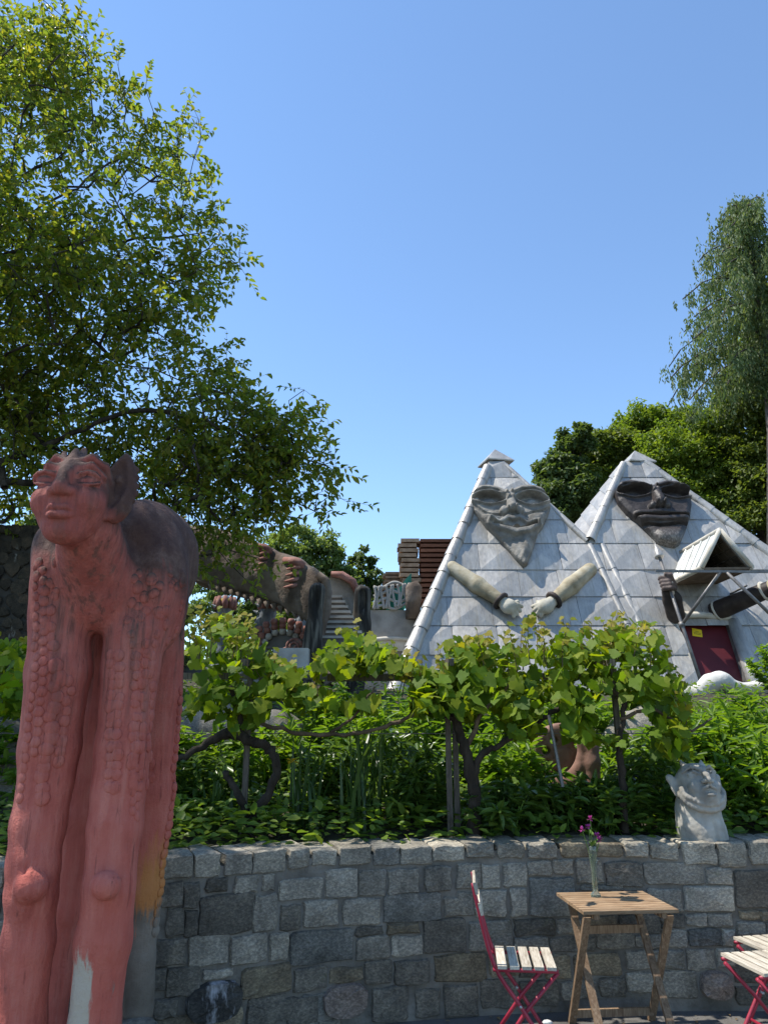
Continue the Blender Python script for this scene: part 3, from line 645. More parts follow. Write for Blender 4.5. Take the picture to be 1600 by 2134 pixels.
def h_left(x, y):
    H = np.full(x.shape, .16)
    for cx, cy, rx, ry, rot in ((300, 283, 180, 66, 4), (770, 290, 175, 70, 3)):
        e = almond(x, y, cx, cy, rx, ry, rot); H += .07 * sg((1.42 - e) / .06); H -= .23 * sg((1 - e) / .05)
        H += .10 * np.clip(1 - ell(x, y, cx + 10, cy + 10, rx * .6, ry * .8, rot) ** 2, 0, 1)
    for pts in ([(125, 200), (250, 160), (400, 185), (480, 235)], [(560, 220), (660, 172), (800, 168), (905, 205)]): H += band(seg(x, y, pts, 24), .10)
    n = seg(x, y, [(512, 200), (535, 300), (552, 400)], 38, 62); H += .19 * np.sqrt(np.clip(1 - n * n, 0, 1)) * np.clip((y - 120) / 280, .45, 1)
    for cx in (462, 632): H += .13 * np.sqrt(np.clip(1 - ell(x, y, cx, 432, 50, 48) ** 2, 0, 1))
    H += .05 * np.clip(1 - ell(x, y, 550, 440, 80, 48) ** 2, 0, 1)
    H -= .05 * sg((1 - seg(x, y, [(120, 330), (230, 430), (330, 480), (430, 470)], 14)) / .1) + .05 * sg((1 - seg(x, y, [(690, 470), (800, 440), (900, 420), (960, 380)], 14)) / .1)
    H += band(seg(x, y, [(310, 550), (420, 612), (600, 668), (740, 645), (850, 580)], 30), .10)
    H += band(seg(x, y, [(320, 535), (420, 560), (505, 505), (560, 520), (640, 500), (740, 570), (840, 555)], 22), .08)
    H -= band(seg(x, y, [(360, 570), (480, 598), (600, 618), (720, 605), (820, 572)], 15), .16)
    H += band(ell(x, y, 590, 606, 95, 13), .10)
    H += .05 * np.clip(1 - ell(x, y, 800, 500, 110, 70) ** 2, 0, 1) + .05 * np.clip(1 - ell(x, y, 320, 490, 110, 60) ** 2, 0, 1)
    H -= .05 * sg((y - 700 + .0 * x) / 8) ; H += .07 * np.clip(1 - np.abs((x - 690 - (850 - y) * .15) / 150), 0, 1) * sg((y - 690) / 10)
    return H + .008 * np.sin(x * .09 + 3 * np.sin(y * .02)) * sg((y - 700) / 10)
OUT_L = [(110, 240), (150, 190), (200, 152), (300, 148), (400, 170), (490, 205), (560, 185), (640, 155), (780, 148), (880, 180), (960, 260), (985, 350), (960, 420), (900, 560), (850, 620), (800, 770), (730, 970), (690, 990), (600, 900), (420, 690), (270, 540), (150, 390), (110, 300)]
fl = relief('carved_face', OUT_L, (960, 1000, 5.3333), h_left, M_carve); fl['label'] = 'grey smiling carved face with pointed beard'
def h_right(x, y):
    H = np.full(x.shape, .16)
    for cx, cy, rx, ry, rot in ((512, 532, 122, 42, 3), (838, 540, 122, 42, 5)):
        e = almond(x, y, cx, cy, rx, ry, rot); H += .06 * sg((1.45 - e) / .06); H -= .24 * sg((1 - e) / .05)
        H += .12 * np.clip(1 - ell(x, y, cx, cy + 8, rx * .7, ry * .7, rot) ** 2, 0, 1)
    for pts in ([(385, 500), (430, 463), (540, 468), (630, 508)], [(690, 492), (770, 466), (870, 478), (950, 520)]): H += band(seg(x, y, pts, 15), .11)
    n = seg(x, y, [(662, 500), (685, 560), (712, 630)], 28, 46); H += .22 * np.sqrt(np.clip(1 - n * n, 0, 1)) * np.clip((y - 420) / 190, .4, 1)
    for cx in (658, 764): H += .14 * np.sqrt(np.clip(1 - ell(x, y, cx, 652, 36, 30) ** 2, 0, 1))
    H += band(seg(x, y, [(530, 705), (640, 700), (720, 692), (800, 700), (935, 708)], 15), .08) + band(seg(x, y, [(545, 738), (720, 750), (930, 740)], 15), .08)
    H -= band(seg(x, y, [(520, 721), (720, 721), (940, 723)], 6), .12)
    H -= band(seg(x, y, [(560, 775), (720, 795), (930, 775)], 12), .10)
    H += .07 * np.clip(1 - ell(x, y, 790, 880, 130, 70) ** 2, 0, 1)
    return H
OUT_R = [(372, 520), (400, 465), (480, 450), (560, 460), (630, 488), (690, 470), (760, 452), (840, 460), (920, 490), (970, 560), (975, 620), (960, 720), (925, 830), (890, 910), (850, 930), (790, 925), (720, 900), (650, 830), (560, 745), (470, 670), (400, 590)]
fr = relief('carved_face', OUT_R, (1180, 900, 3.8095), h_right, M_carve2); fr['label'] = 'dark brown carved face with straight mouth'
# eyes of the smiling face
for zx, zy in ((297, 300), (778, 318)):
    u, v = pl(960 + zx / 5.3333, 1000 + zy / 5.3333); V, F = lathe([(.001, -.02), (.05, -.02), (.085, 0), (.07, .05), (.001, .075)], 12)
    mk('eye', frame_pts([(x + u, y + v, z + .11) for x, y, z in V], PO, (PU, PV, PN)), F, simple('glazed_black_eye', [(.012, .013, .02), (.02, .02, .03)], 4, .15, .05, spec=.6), fl, True)
# ------------------------------------------------------------------ arms on the front
def sdf_part(name, lo, hi, h, fun, mat, parent, frame=None, sm=True):
    P = grid(lo, hi, h); V, Q = nets(fun(P).astype(np.float32), P)
    if frame is not None: V = frame_pts(V, *frame)
    return mk(name, V, Q, mat, parent, sm)
def uvw(px, py, w): u, v = pl(px, py, w); return (u, v, w)
FR = (PO, (PU, PV, PN))
def front_arm(up, wr, pal, tips, thumb):
    a, b = uvw(*up, .06), uvw(*wr, .16); c = uvw(*pal, .2)
    lo = np.minimum(np.minimum(a, b), c) - .4; hi = np.maximum(np.maximum(a, b), c) + .4; lo[2] = -.1; hi[2] = .5
    mid = tuple((np.array(a) * .45 + np.array(b) * .55))
    arm = sdf_part('arm', lo, hi, .022, lambda P: schain(P, [(a, .16), (mid, .19), (b, .135)], .05), M_arm, HOUSE, FR)
    bb = np.array(b); d = np.array(c) - bb; d /= np.linalg.norm(d); e = np.array((-d[1], d[0], 0)); ring = []
    for k in range(15):
        t = 2 * math.pi * k / 14; q = bb + d * .04 + (e * math.cos(t) + np.array((0, 0, 1)) * math.sin(t)) * .165; ring.append(Vector(PO + PU * q[0] + PV * q[1] + PN * q[2]))
    V, F = tube(ring, .05, 8); mk('bracelet', V, F, M_darkarm, arm, True)
    def hand(P):
        f = smin(sell(P, c, (.18, .17, .13)), scap(P, tuple(bb + d * .08), c, .12, .13), .08)
        for i, tp in enumerate(tips):
            t = uvw(*tp, .12); k1 = np.array(c) * .4 + np.array(t) * .6 + np.array((0, 0, .05)); f = smin(f, schain(P, [(c, .05), (tuple(k1), .06 - .004 * i), (t, .045)], .02), .02)
        t = uvw(*thumb, .14); return smin(f, scap(P, c, t, .065, .045), .03)
    lo = np.array(c) - .45; hi = np.array(c) + .45; lo[2] = -.1; hi[2] = .5
    sdf_part('hand', lo, hi, .016, hand, M_hand, arm, FR)
front_arm((942, 1184), (1040, 1250), (1060, 1264), [(1086, 1264), (1083, 1273), (1077, 1280), (1070, 1284)], (1078, 1254))
front_arm((1228, 1188), (1156, 1249), (1135, 1264), [(1110, 1264), (1113, 1272), (1119, 1279), (1127, 1283)], (1120, 1255))
# ------------------------------------------------------------------ door, canopy, spear
def quad_slab(name, P4, off, mat, parent): 
    o = Vector(off); V = [Vector(p) for p in P4] + [Vector(p) + o for p in P4]
    return mk(name, V, [(0, 1, 2, 3), (7, 6, 5, 4), (0, 4, 5, 1), (1, 5, 6, 2), (2, 6, 7, 3), (3, 7, 4, 0)], mat, parent)
nn = Vector(PN); lo_l = ext(*DL, BOT); lo_r = ext(*DR, BOT)
d0 = [DL[0], DR[0], lo_r, lo_l]
door = quad_slab('door', [pw(u, v, -.16) for u, v in d0], -nn * .05, M_door, HOUSE); door['label'] = 'dark red door leaning with the slope'
qs = [pl(1441, 1309, -.15), pl(1461, 1313, -.15), pl(1463, 1328, -.15), pl(1442, 1325, -.15)]
stk = quad_slab('sticker', [pw(u, v, -.152) for u, v in qs], nn * .004, M_yellow, door)
for k, (a, b) in enumerate(((.3, .68), (.12, .9), (.15, .88))):
    t = .32 + .17 * k; L = lambda s, t: pw(*[qs[0][i] * (1 - s) * (1 - t) + qs[1][i] * s * (1 - t) + qs[2][i] * s * t + qs[3][i] * (1 - s) * t for i in (0, 1)], -.1465)
    mk('sticker_line', [L(a, t), L(b, t), L(b, t + .06), L(a, t + .06)], [(3, 2, 1, 0)], M_ink, stk)
quad_slab('door_jamb', [pw(DL[0][0], DL[0][1], .03), pw(*lo_l, .03), pw(*lo_l, -.2), pw(DL[0][0], DL[0][1], -.2)], (-.03, 0, 0), M_cream, HOUSE)
quad_slab('door_jamb', [pw(DR[0][0], DR[0][1], .05), pw(*lo_r, .05), pw(*lo_r, -.2), pw(DR[0][0], DR[0][1], -.2)], (.04, 0, 0), M_iron, HOUSE)
V, F = tube([pw(DR[0][0] + .1, DR[0][1], .02), pw(lo_r[0] + .2, lo_r[1], .02)], [.12, .2], 12); mk('door_flank', V, F, M_zinc2, HOUSE, True)
V, F = tube([pw(*pl(1399, 1284), .05), pw(*pl(1460, 1285), .06), pw(*pl(1519, 1290), .05)], [.075, .07, .075], 10); mk('lintel', V, F, M_cream, HOUSE, True)
CAN = thing('door_canopy', 'x', 'canopy') if False else None
YF = 14.6; cA = at(1499, 1104, YF); cL = at(1461, 1183, YF); cR = at(1566, 1181, YF)
def toplane(p): return Vector((p.x, 15 + (p.z - 2.2) * .5 + .05, p.z))
aA, aL, aR = toplane(cA), toplane(cL), toplane(cR)
M_roofw = simple('white_metal_roof', [(.5, .5, .47), (.62, .62, .58), (.7, .7, .66)], 3, .5, .3, .01, 12, metal=.3)
can = quad_slab('canopy_roof', [cA, aA, aL, cL], (.03, 0, -.05), M_roofw, HOUSE); quad_slab('canopy_roof', [cR, aR, aA, cA], (-.03, 0, -.05), M_roofw, HOUSE)
for k in range(1, 5):
    t = k / 5; MB().bar(cA.lerp(aA, t) + Vector((-.01, 0, .01)), cL.lerp(aL, t) + Vector((-.01, 0, .01)), .03, .02).mk('standing_seam', M_roofw, can)
for p, q in ((cA, cL), (cA, cR), (cL, aL), (cR, aR), (cA, aA)):
    V, F = tube([p, q], .05, 10); mk('canopy_edge', V, F, M_cream, HOUSE, True)
for i in range(5):
    for j in range(6):
        a, b = i / 5 + .01, (i + 1) / 5 - .01; c, d = j / 6 + .01, (j + 1) / 6 - .01
        f = lambda s, t: cA.lerp(cR, s).lerp(aA.lerp(aR, s), t) + Vector((-.04, 0, -.062))
        quad_slab('soffit_shingle', [f(a, c), f(b, c), f(b, d), f(a, d)], (-.01, 0, -.015 - .004 * (i % 2)), M_tile, HOUSE)
quad_slab('canopy_floor', [cL.lerp(cR, .04), cL.lerp(cR, .96), aL.lerp(aR, .96), aL.lerp(aR, .04)], (0, 0, -.05), M_tile, HOUSE)
MB().bar(at(1365, 1190, 14.4), at(1640, 1192, 14.4), .045, .045).mk('awning_pole', M_iron, HOUSE)
sp0, sp1 = at(1373, 1160, 15.62), at(1466, 1440, 14.55)
spt = lambda y: sp0.lerp(sp1, (y - 1160) / 280)
V, F = tube([sp0, sp1], .035, 8); spear = mk('spear', V, F, M_iron, HOUSE, True)
d = (sp0 - sp1).normalized(); V, F = tube([sp0 - d * .02, sp0 + d * .0, sp0 + d * .36], [.1, .105, .004], 12); mk('spear_tip', V, F, M_zinc2, spear, True)
for a, b in (((1500, 1192, 14.4), None), ((1513, 1193, 14.4), at(1625, 1300, 14.3))):
    p = at(*a); V, F = tube([p, b if b else spt(1310)], .035, 8); mk('awning_strut', V, F, M_iron, HOUSE, True)
V, F = tube([spt(1306), spt(1314)], .06, 8); mk('clamp', V, F, M_iron, spear, True)
V, F = tube([at(1555, 1220, 15.6), at(1521, 1238, 16.1)], .025, 6); mk('awning_strut', V, F, M_iron, HOUSE, True)
fc = spt(1222); fs = pw(*pl(1406, 1286), .05)
def dark_arm(P):
    f = schain(P, [(tuple(fs), .19), (tuple(fs.lerp(fc, .5)), .19), (tuple(fc + Vector((.03, .1, -.16))), .145)], .05); return f
sdf_part('dark_arm', np.minimum(fs, fc) - .35, np.maximum(fs, fc) + .35, .024, dark_arm, M_darkarm, HOUSE)
def dark_fist(P):
    f = sell(P, tuple(fc + Vector((.05, .06, -.04))), (.15, .15, .17))
    ax = d
    for i in range(4):
        b = fc + ax * (.13 - .085 * i); f = smin(f, schain(P, [(tuple(b + Vector((.1, .0, 0))), .05), (tuple(b + Vector((-.02, -.1, .0))), .052), (tuple(b + Vector((-.13, -.03, 0))), .048), (tuple(b + Vector((-.12, .08, 0))), .04)], .02), .018)
    return smin(f, schain(P, [(tuple(fc + Vector((.1, 0, .02))), .06), (tuple(fc + Vector((.02, -.1, .17))), .05), (tuple(fc + Vector((-.06, -.08, .19))), .04)], .03), .02)
sdf_part('dark_fist', np.array(fc) - .34, np.array(fc) + .34, .017, dark_fist, simple('dark_brown_hand', [(.05, .035, .03), (.09, .065, .055), (.15, .11, .1)], 6, .6, .4, .01, 20), HOUSE)
ring = [fc + Vector((.1, .05, -.06)) + Vector((.06 * math.cos(t), .14 * math.cos(t), .17 * math.sin(t))) for t in np.linspace(0, 6.283, 16)]
V, F = tube(ring, .028, 8); mk('bracelet', V, F, M_cream, HOUSE, True)
e0 = pw(*pl(1486, 1276), .0); e1 = at(1640, 1212, 14.7)
V, F = tube([e0, e0.lerp(e1, .1), e0.lerp(e1, .4), e0.lerp(e1, .7), e1], [.2, .21, .19, .17, .15], 14); mk('dark_arm', V, F, M_darkarm, HOUSE, True)
for t in (.06, .7):
    V, F = tube([e0.lerp(e1, t - .012), e0.lerp(e1, t + .012)], .225 if t < .5 else .21, 14); mk('bracelet', V, F, M_cream, HOUSE, True)
hc = e0.lerp(e1, .86); sdf_part('hand', np.array(hc) - .4, np.array(hc) + .4, .025, lambda P: smin(sell(P, tuple(hc), (.2, .18, .2)), schain(P, [(tuple(hc), .1), (tuple(hc + Vector((.15, -.1, -.12))), .08), (tuple(hc + Vector((.05, -.2, -.15))), .07)], .03), .05), M_arm, HOUSE)
# ================================================================== the red statue
def statuemat(head=False):
    t = NT('weathered_red_head' if head else 'weathered_red_paint'); v = t.pos(); s = t.sep(v); nz = t.sep(t.n('NewGeometry').outputs['Normal'])[2]
    big = t.noise(v, 3.2, 5, .6); streak = t.noise(t.mp(v, (9, 9, .9)), 2.2, 6, .65); fine = t.noise(t.mp(v, (26, 26, 3)), 2, 5, .7)
    c = t.ramp(t.math('ADD', t.math('MULTIPLY', big, .5), t.math('MULTIPLY', streak, .5)), [(.34, (.33, .07, .052)), (.48, (.47, .125, .092)), (.62, (.56, .20, .15))])
    c = t.mix(t.rng(fine, .55, .75, 0, .45), c, (.52, .23, .18, 1))
    c = t.mix(t.rng(t.noise(t.mp(v, (30, 30, 1.6), loc=(2, 5, 0)), 1.4, 5, .65), .60, .68, 0, .65), c, (.10, .035, .03, 1))
    ck = t.math('ABSOLUTE', t.math('SUBTRACT', t.noise(t.mp(v, (4.2, 4.2, .5)), 1.5, 3, .5, .3), .5)); c = t.mix(t.math('MULTIPLY', t.rng(ck, .006, .001, 0, .4), t.math('MULTIPLY', t.rng(big, .42, .56), t.rng(s[2], 1.8, 2.1))), c, (.07, .028, .024, 1))
    c = t.mix(t.math('MULTIPLY', t.rng(t.math('ADD', s[2], t.math('MULTIPLY', t.math('SUBTRACT', streak, .5), .9)), 1.5, 2.35), t.rng(fine, .35, .6, .25, .7)), c, (.24, .07, .055, 1))   # old dull coat on the upper body
    # saturated fresh paint low down
    c = t.mix(t.math('MULTIPLY', t.rng(s[2], 1.7, .9), t.rng(big, .4, .6, 0, .5)), c, (.50, .105, .075, 1))
    # dark lichen crust: on upward faces of back and head, running down in streaks
    up = t.math('MULTIPLY', t.rng(nz, .0, .55, 0, .9), t.rng(s[2], 2.66, 2.76)) if head else t.rng(nz, -.2, .5); hi = t.rng(t.math('ADD', s[2], t.math('MULTIPLY', t.math('SUBTRACT', streak, .5), 1.1)), 2.12, 2.4)
    bk = t.math('MULTIPLY', t.rng(s[1], 3.14, 3.22), t.rng(s[2], 2.56, 2.68)) if head else t.rng(t.math('ADD', s[1], t.math('SUBTRACT', s[2], 2.42)), 3.5, 3.7)
    k = t.math('MULTIPLY', t.math('ADD', t.math('MULTIPLY', up, 1.25), t.math('MULTIPLY', bk, 1.3), clamp=True), hi, clamp=True)
    k = t.math('ADD', k, t.math('MULTIPLY', t.rng(t.noise(t.mp(v, (13, 13, .9), loc=(0, 0, 4)), 1.5, 5, .65), .52, .62), t.rng(s[2], 1.4, 2.15, 0, .3 if head else .65)), clamp=True)
    c = t.mix(k, c, t.ramp(t.noise(v, 9, 6, .7), [(.3, (.06, .028, .022)), (.52, (.10, .053, .041)), (.7, (.17, .105, .08))]))
    def blob(p, r, soft=.22):
        d = t.n('VectorMath', {0: v, 1: p}, operation='SUBTRACT').outputs[0]; d = t.n('VectorMath', {0: d, 1: (1 / r[0], 1 / r[1], 1 / r[2])}, operation='MULTIPLY').outputs[0]
        l = t.n('VectorMath', {0: d}, operation='LENGTH').outputs['Value']; return t.rng(t.math('ADD', l, t.math('ADD', t.math('MULTIPLY', t.math('SUBTRACT', streak, .5), 1.5), t.math('MULTIPLY', t.math('SUBTRACT', fine, .5), .9))), 1 + soft * .4, 1 - soft * .5)
    y_ = at(318, 1885, 4.1); c = t.mix(t.math('MULTIPLY', blob(tuple(y_), (.11, .3, .26), .6), .6), c, (.50, .25, .045, 1))
    g_ = at(292, 2080, 4.05); c = t.mix(blob(tuple(g_), (.16, .42, .42)), c, t.ramp(big, [(.35, (.13, .11, .085)), (.6, (.25, .215, .175))]))
    w_ = at(160, 2134, 3.5); c = t.mix(blob(tuple(w_), (.055, .2, .3)), c, (.50, .43, .34, 1))
    h = t.math('ADD', t.math('MULTIPLY', streak, .8), t.math('MULTIPLY', t.noise(v, 34, 6, .7), .6)); h = t.math('ADD', h, t.math('MULTIPLY', t.noise(v, 90, 4, .7), .25))
    return t.fin(c, .8, t.bump(h, .7, .022), 0, .25)
M_red = statuemat(); M_redhead = statuemat(True)
M_redscale = M_red
def leg(P, pts, k=.03):
    L = []
    for q in pts:
        if len(q) == 4: x, y, Y, r = q; L.append((tuple(at(x, y, Y)), r * mpp(x, y, Y)))
        else: L.append(q)
    return schain(P, L, k)
LA = [(128, 1290, 3.55, 60), (124, 1400, 3.55, 63), (105, 1560, 3.55, 60), (82, 1720, 3.54, 54), (72, 1800, 3.52, 50), (66, 1870, 3.52, 49), (58, 1960, 3.54, 52), (44, 2134, 3.57, 50)]
LA.append(((at(44, 2134, 3.57).x - .0, 3.58, .06), .15))
LB = [(282, 1320, 3.62, 62), (272, 1400, 3.62, 58), (256, 1560, 3.6, 56), (240, 1720, 3.57, 55), (229, 1850, 3.55, 52), (216, 1960, 3.57, 54), (196, 2134, 3.6, 50)]
LB.append(((at(196, 2134, 3.6).x, 3.6, .06), .15))
LC = [(318, 1300, 4.12, 66), (336, 1450, 4.15, 42), (325, 1650, 4.16, 38), (307, 1850, 4.17, 32), (294, 2000, 4.17, 28), (288, 2105, 4.17, 32)]
LD = [(205, 1330, 4.05, 40), (192, 1500, 4.05, 40), (160, 1700, 4.05, 38), (132, 1900, 4.05, 34), (104, 2134, 4.05, 30)]
LD.append(((at(104, 2134, 4.05).x, 4.06, .1), .11))
def s_body(P):
    E = lambda px, py, Y, r: sell(P, tuple(at(px, py, Y)), r)
    f = E(243, 1205, 4.0, (.395, .52, .27))
    f = smin(f, E(315, 1150, 3.98, (.235, .48, .26)), .08)
    f = smin(f, E(335, 1235, 3.72, (.135, .22, .30)), .09)
    f = smin(f, E(128, 1225, 3.6, (.125, .2, .29)), .09)
    f = smin(f, E(150, 1150, 3.72, (.15, .26, .17)), .09)
    f = smin(f, E(212, 1235, 3.58, (.20, .17, .20)), .07)
    f = smin(f, scap(P, tuple(at(205, 1215, 3.56)), tuple(at(185, 1105, 3.3)), .18, .14), .07)
    for L in (LA, LB): f = smin(f, leg(P, L), .045)
    f = smin(f, leg(P, LC), .018)
    f = smin(f, leg(P, LD), .03)
    # crease between the front legs and the breast folds
    f = smax(f, -scap(P, tuple(at(215, 1345, 3.4)), tuple(at(203, 1480, 3.44)), .03, .035), .03)
    for x, y in ((66, 1848), (222, 1845)):
        c = at(x, y, 3.42); f = smin(f, sell(P, tuple(c), (.068, .06, .062)), .015)
        f = smax(f, -scap(P, tuple(c + Vector((-.07, -.03, -.075))), tuple(c + Vector((.07, -.03, -.075))), .012), .012)
    # seam along the shins
    for L in (LA, LB):
        for (a, b) in zip(L[3:-2], L[4:-1]):
            p, q = at(a[0] - 8, a[1], a[2]), at(b[0] - 8, b[1], b[2]); o = Vector((.25, -1, 0)).normalized(); p += o * a[3] * .00222 * 1.0; q += o * b[3] * .00222 * 1.0
            f = smax(f, -scap(P, tuple(p), tuple(q), .007), .008)
    return f + .007 * vnoise(P, 5.) + .004 * vnoise(P, 13.)
HC = at(160, 1043, 3.22); HF = Vector((.03, -.985, .15)).normalized(); HR = Vector((1, .03, 0)).normalized(); HU = HR.cross(HF).normalized()
if HU.z < 0: HU = -HU
def s_head(P):
    P = P / np.float32(.92); E = lambda c, r: sell(P, c, r)
    f = E((0, .035, -.01), (.172, .195, .185)); f = smin(f, E((0, -.10, .04), (.150, .14, .135)), .07)
    f = smin(f, E((0, -.205, .09), (.085, .055, .065)), .05)
    for s in (-1, 1):
        f = smin(f, E((s * .098, -.055, .105), (.068, .07, .068)), .05)              # cheek
        f = smax(f, -E((s * .098, .058, .205), (.072, .046, .055)), .035)             # wide soft socket
        f = smin(f, E((s * .100, .036, .128), (.056, .036, .040)), .006)             # eyeball
        up = [((s * .1 + .062 * math.cos(a), .030 + .042 * math.sin(a), .138 + .030 * math.sin(a)), .006 + .005 * math.sin(a)) for a in np.linspace(0, math.pi, 7)]
        dn = [((s * .1 + .060 * math.cos(a), .030 - .024 * math.sin(a), .138 + .028 * math.sin(a)), .005 + .003 * math.sin(a)) for a in np.linspace(0, math.pi, 7)]
        f = smin(f, schain(P, up, .004), .004); f = smin(f, schain(P, dn, .004), .004)
        f = smin(f, schain(P, [((s * .04, .105, .150), .014), ((s * .10, .125, .140), .012), ((s * .155, .085, .085), .010)], .02), .03)
        f = smin(f, E((s * .043, -.038, .182), (.026, .025, .03)), .014)
        f = smax(f, -E((s * .022, -.064, .200), (.013, .009, .016)), .006)
    f = smin(f, schain(P, [((0, .12, .135), .036), ((0, .06, .172), .030), ((0, -.025, .210), .035)], .03), .022)
    f = smin(f, E((0, -.044, .20), (.036, .018, .028)), .01)
    f = smin(f, schain(P, [((-.082, -.136, .143), .006), ((-.034, -.116, .180), .015), ((0, -.121, .187), .012), ((.034, -.116, .180), .015), ((.082, -.136, .143), .006)], .006), .01)
    f = smin(f, schain(P, [((-.074, -.143, .145), .006), ((-.025, -.157, .176), .019), ((.025, -.157, .176), .019), ((.074, -.143, .145), .006)], .006), .01)
    f = smax(f, -schain(P, [((-.088, -.138, .16), .0035), ((0, -.1365, .206), .0045), ((.088, -.138, .16), .0035)], .004), .004)
    f = smax(f, -E((0, -.188, .19), (.05, .014, .03)), .02)
    f = smin(f, scap(P, (0, -.06, -.06), (.02, -.17, -.1), .11, .10), .05)
    for s in (-1, 1):                                                                 # rolled edge of the cap over the brow
        f = smin(f, schain(P, [((s * .03, .150, .128), .016), ((s * .085, .178, .110), .020), ((s * .14, .150, .07), .019), ((s * .168, .08, .03), .016), ((s * .17, .0, .0), .012)], .012), .010)
    for c, d, r in (((-.075, .17, .06), (-.09, .245, .03), .032), ((-.01, .165, .10), (-.01, .235, .085), .034), ((.0, .18, .05), (.0, .27, .02), .036), ((.055, .17, .05), (.06, .245, .0), .036), ((.10, .15, .02), (.11, .215, -.03), .03)):
        f = smin(f, schain(P, [(c, r), (d, r * .45)], .02), .010)
    q = (P - np.array((.19, .075, -.02), np.float32)); a = R(8); x = q[..., 0] * math.cos(a) - q[..., 1] * math.sin(a); y = q[..., 0] * math.sin(a) + q[..., 1] * math.cos(a)
    def ear(x, y, z):
        wdt = .080 * np.clip(1 - np.abs(y / .19) ** 2.2, .02, 1) ** .6 * (1 - .30 * np.clip(y / .2, -1, 1)); return smax(np.hypot(x / wdt, z / .05) - 1, np.abs(y) / .19 - 1, .1) * .04
    z = q[..., 2] + x * .35; e = ear(x, y, z); X3 = np.stack([x, y, z], -1); e = smax(e, -sell(X3, (-.004, .0, .05), (.045, .135, .036)), .012); f = smin(f, e, .012)
    f = smin(f, sell(X3, (-.002, .04, .012), (.022, .03, .016)), .008)
    for k in range(7): f = smin(f, sell(X3, (.045 + .03 * math.sin(k * .5), .13 - .042 * k, -.008), (.014, .016, .016)), .006)
    return (f + .003 * vnoise(P, 16.) + .0012 * vnoise(P, 45.)) * .92
def build_statue():
    base = Vector((at(190, 2134, 3.8).x, 3.85, 0))
    st = thing('red_creature_statue', 'tall red weathered concrete creature statue with human face and four long legs', 'statue', base)
    P = grid((-2.35, 3.05, -.05), (-.85, 4.62, 3.0), .0165); V, Q = nets(s_body(P).astype(np.float32), P)
    body = mk('body', V, Q, M_red, st, True)
    P = grid((-.3, -.36, -.27), (.34, .32, .28), .0062); Vh, Qh = nets(s_head(P).astype(np.float32), P)
    Vh = frame_pts(Vh, HC, (HR, HU, HF)); head = mk('head', Vh, Qh if np.linalg.det(np.array((HR, HU, HF))) > 0 else Qh[:, ::-1], M_redhead, st, True)
    bv = BVHTree.FromPolygons([tuple(map(float, v)) for v in V], [tuple(map(int, q)) for q in Q]); rng = random.Random(4)
    # scales: one flat dome mesh, laid on the surface
    Vd, Fd = lathe([(1.0, -.25), (1.0, .02), (.86, .25), (.5, .42), (.001, .47)], 12); dome = mesh('scale', Vd, Fd, M_red, True)
    org = Vector((0, 0, CAMZ))
    def put(px, py, r, flat=1.0):
        d = Vector(ray(px, py)).normalized(); h, n, i, dist = bv.ray_cast(org, d)
        if h is None or h.y > 4.6: return
        if n.dot(d) > 0: n = -n
        z = n; x = Vector((0, 0, 1)).cross(z); x.normalize(); y = z.cross(x); rr = r * dist / FPX * rng.uniform(.85, 1.15)
        M = Matrix((x * rr, y * rr * rng.uniform(1., 1.25), z * rr * max(flat, .75) * .95)).transposed().to_4x4(); M.translation = h
        o = inst('scale', dome, st, M)
    y = 1180
    while y < 1670:
        e = 70 - max(0, y - 1400) * .13
        for k in range(2 if y < 1560 else 1): put(e + 5 + 17 * k + rng.uniform(-2, 2), y + 9 * k, 9)
        if y > 1380: put(e + 52 + rng.uniform(-6, 6), y + rng.uniform(-4, 4), 13, .55)
        if y > 1400 and y < 1600: put(e + 80 + rng.uniform(-5, 5), y + 8, 10, .5)
        y += 21
    y = 1365
    while y < 1640:
        c = 285 - (y - 1365) * .03
        for dx in (-52, -34, 0, 18, 34): put(c + dx + rng.uniform(-4, 4), y + rng.uniform(-5, 5), 10, .65)
        y += 21
    for k in range(12): put(277 + 10 * (k % 2), 1590 + 10 * k, 8, .8)
    for k in range(46): put(rng.uniform(265, 385), rng.uniform(1190, 1345), rng.uniform(7, 11), .6)
    for k in range(20): put(rng.uniform(72, 120), rng.uniform(1170, 1350), rng.uniform(6, 10), .6)
    y = 1440
    while y < 1960:
        for x in range(400, 280, -1):
            d = Vector(ray(x, y)).normalized(); h = bv.ray_cast(org, d)[0]
            if h is not None and h.y < 4.4: put(x - 4, y, 9); break
        y += 20
    # grey concrete foot mounds
    fp = at(290, 2125, 4.1)
    sdf_part('foot_base', (fp.x - .45, 3.75, -.05), (fp.x + .4, 4.45, .55), .02, lambda P: smin(smin(sell(P, (fp.x, 4.1, .0), (.2, .22, .36)), sell(P, (fp.x + .12, 4.0, .2), (.12, .13, .13)), .05), sell(P, (fp.x - .1, 4.0, .1), (.18, .2, .25)), .05) + .02 * vnoise(P, 9.), M_rock, st)
    sdf_part('foot_base', (base.x - .8, 3.3, -.05), (base.x + .8, 4.4, .14), .03, lambda P: sbox(P, (base.x, 3.82, 0), (.62, .48, .1), .06) + .02 * vnoise(P, 5.), M_rock, st)
build_statue()
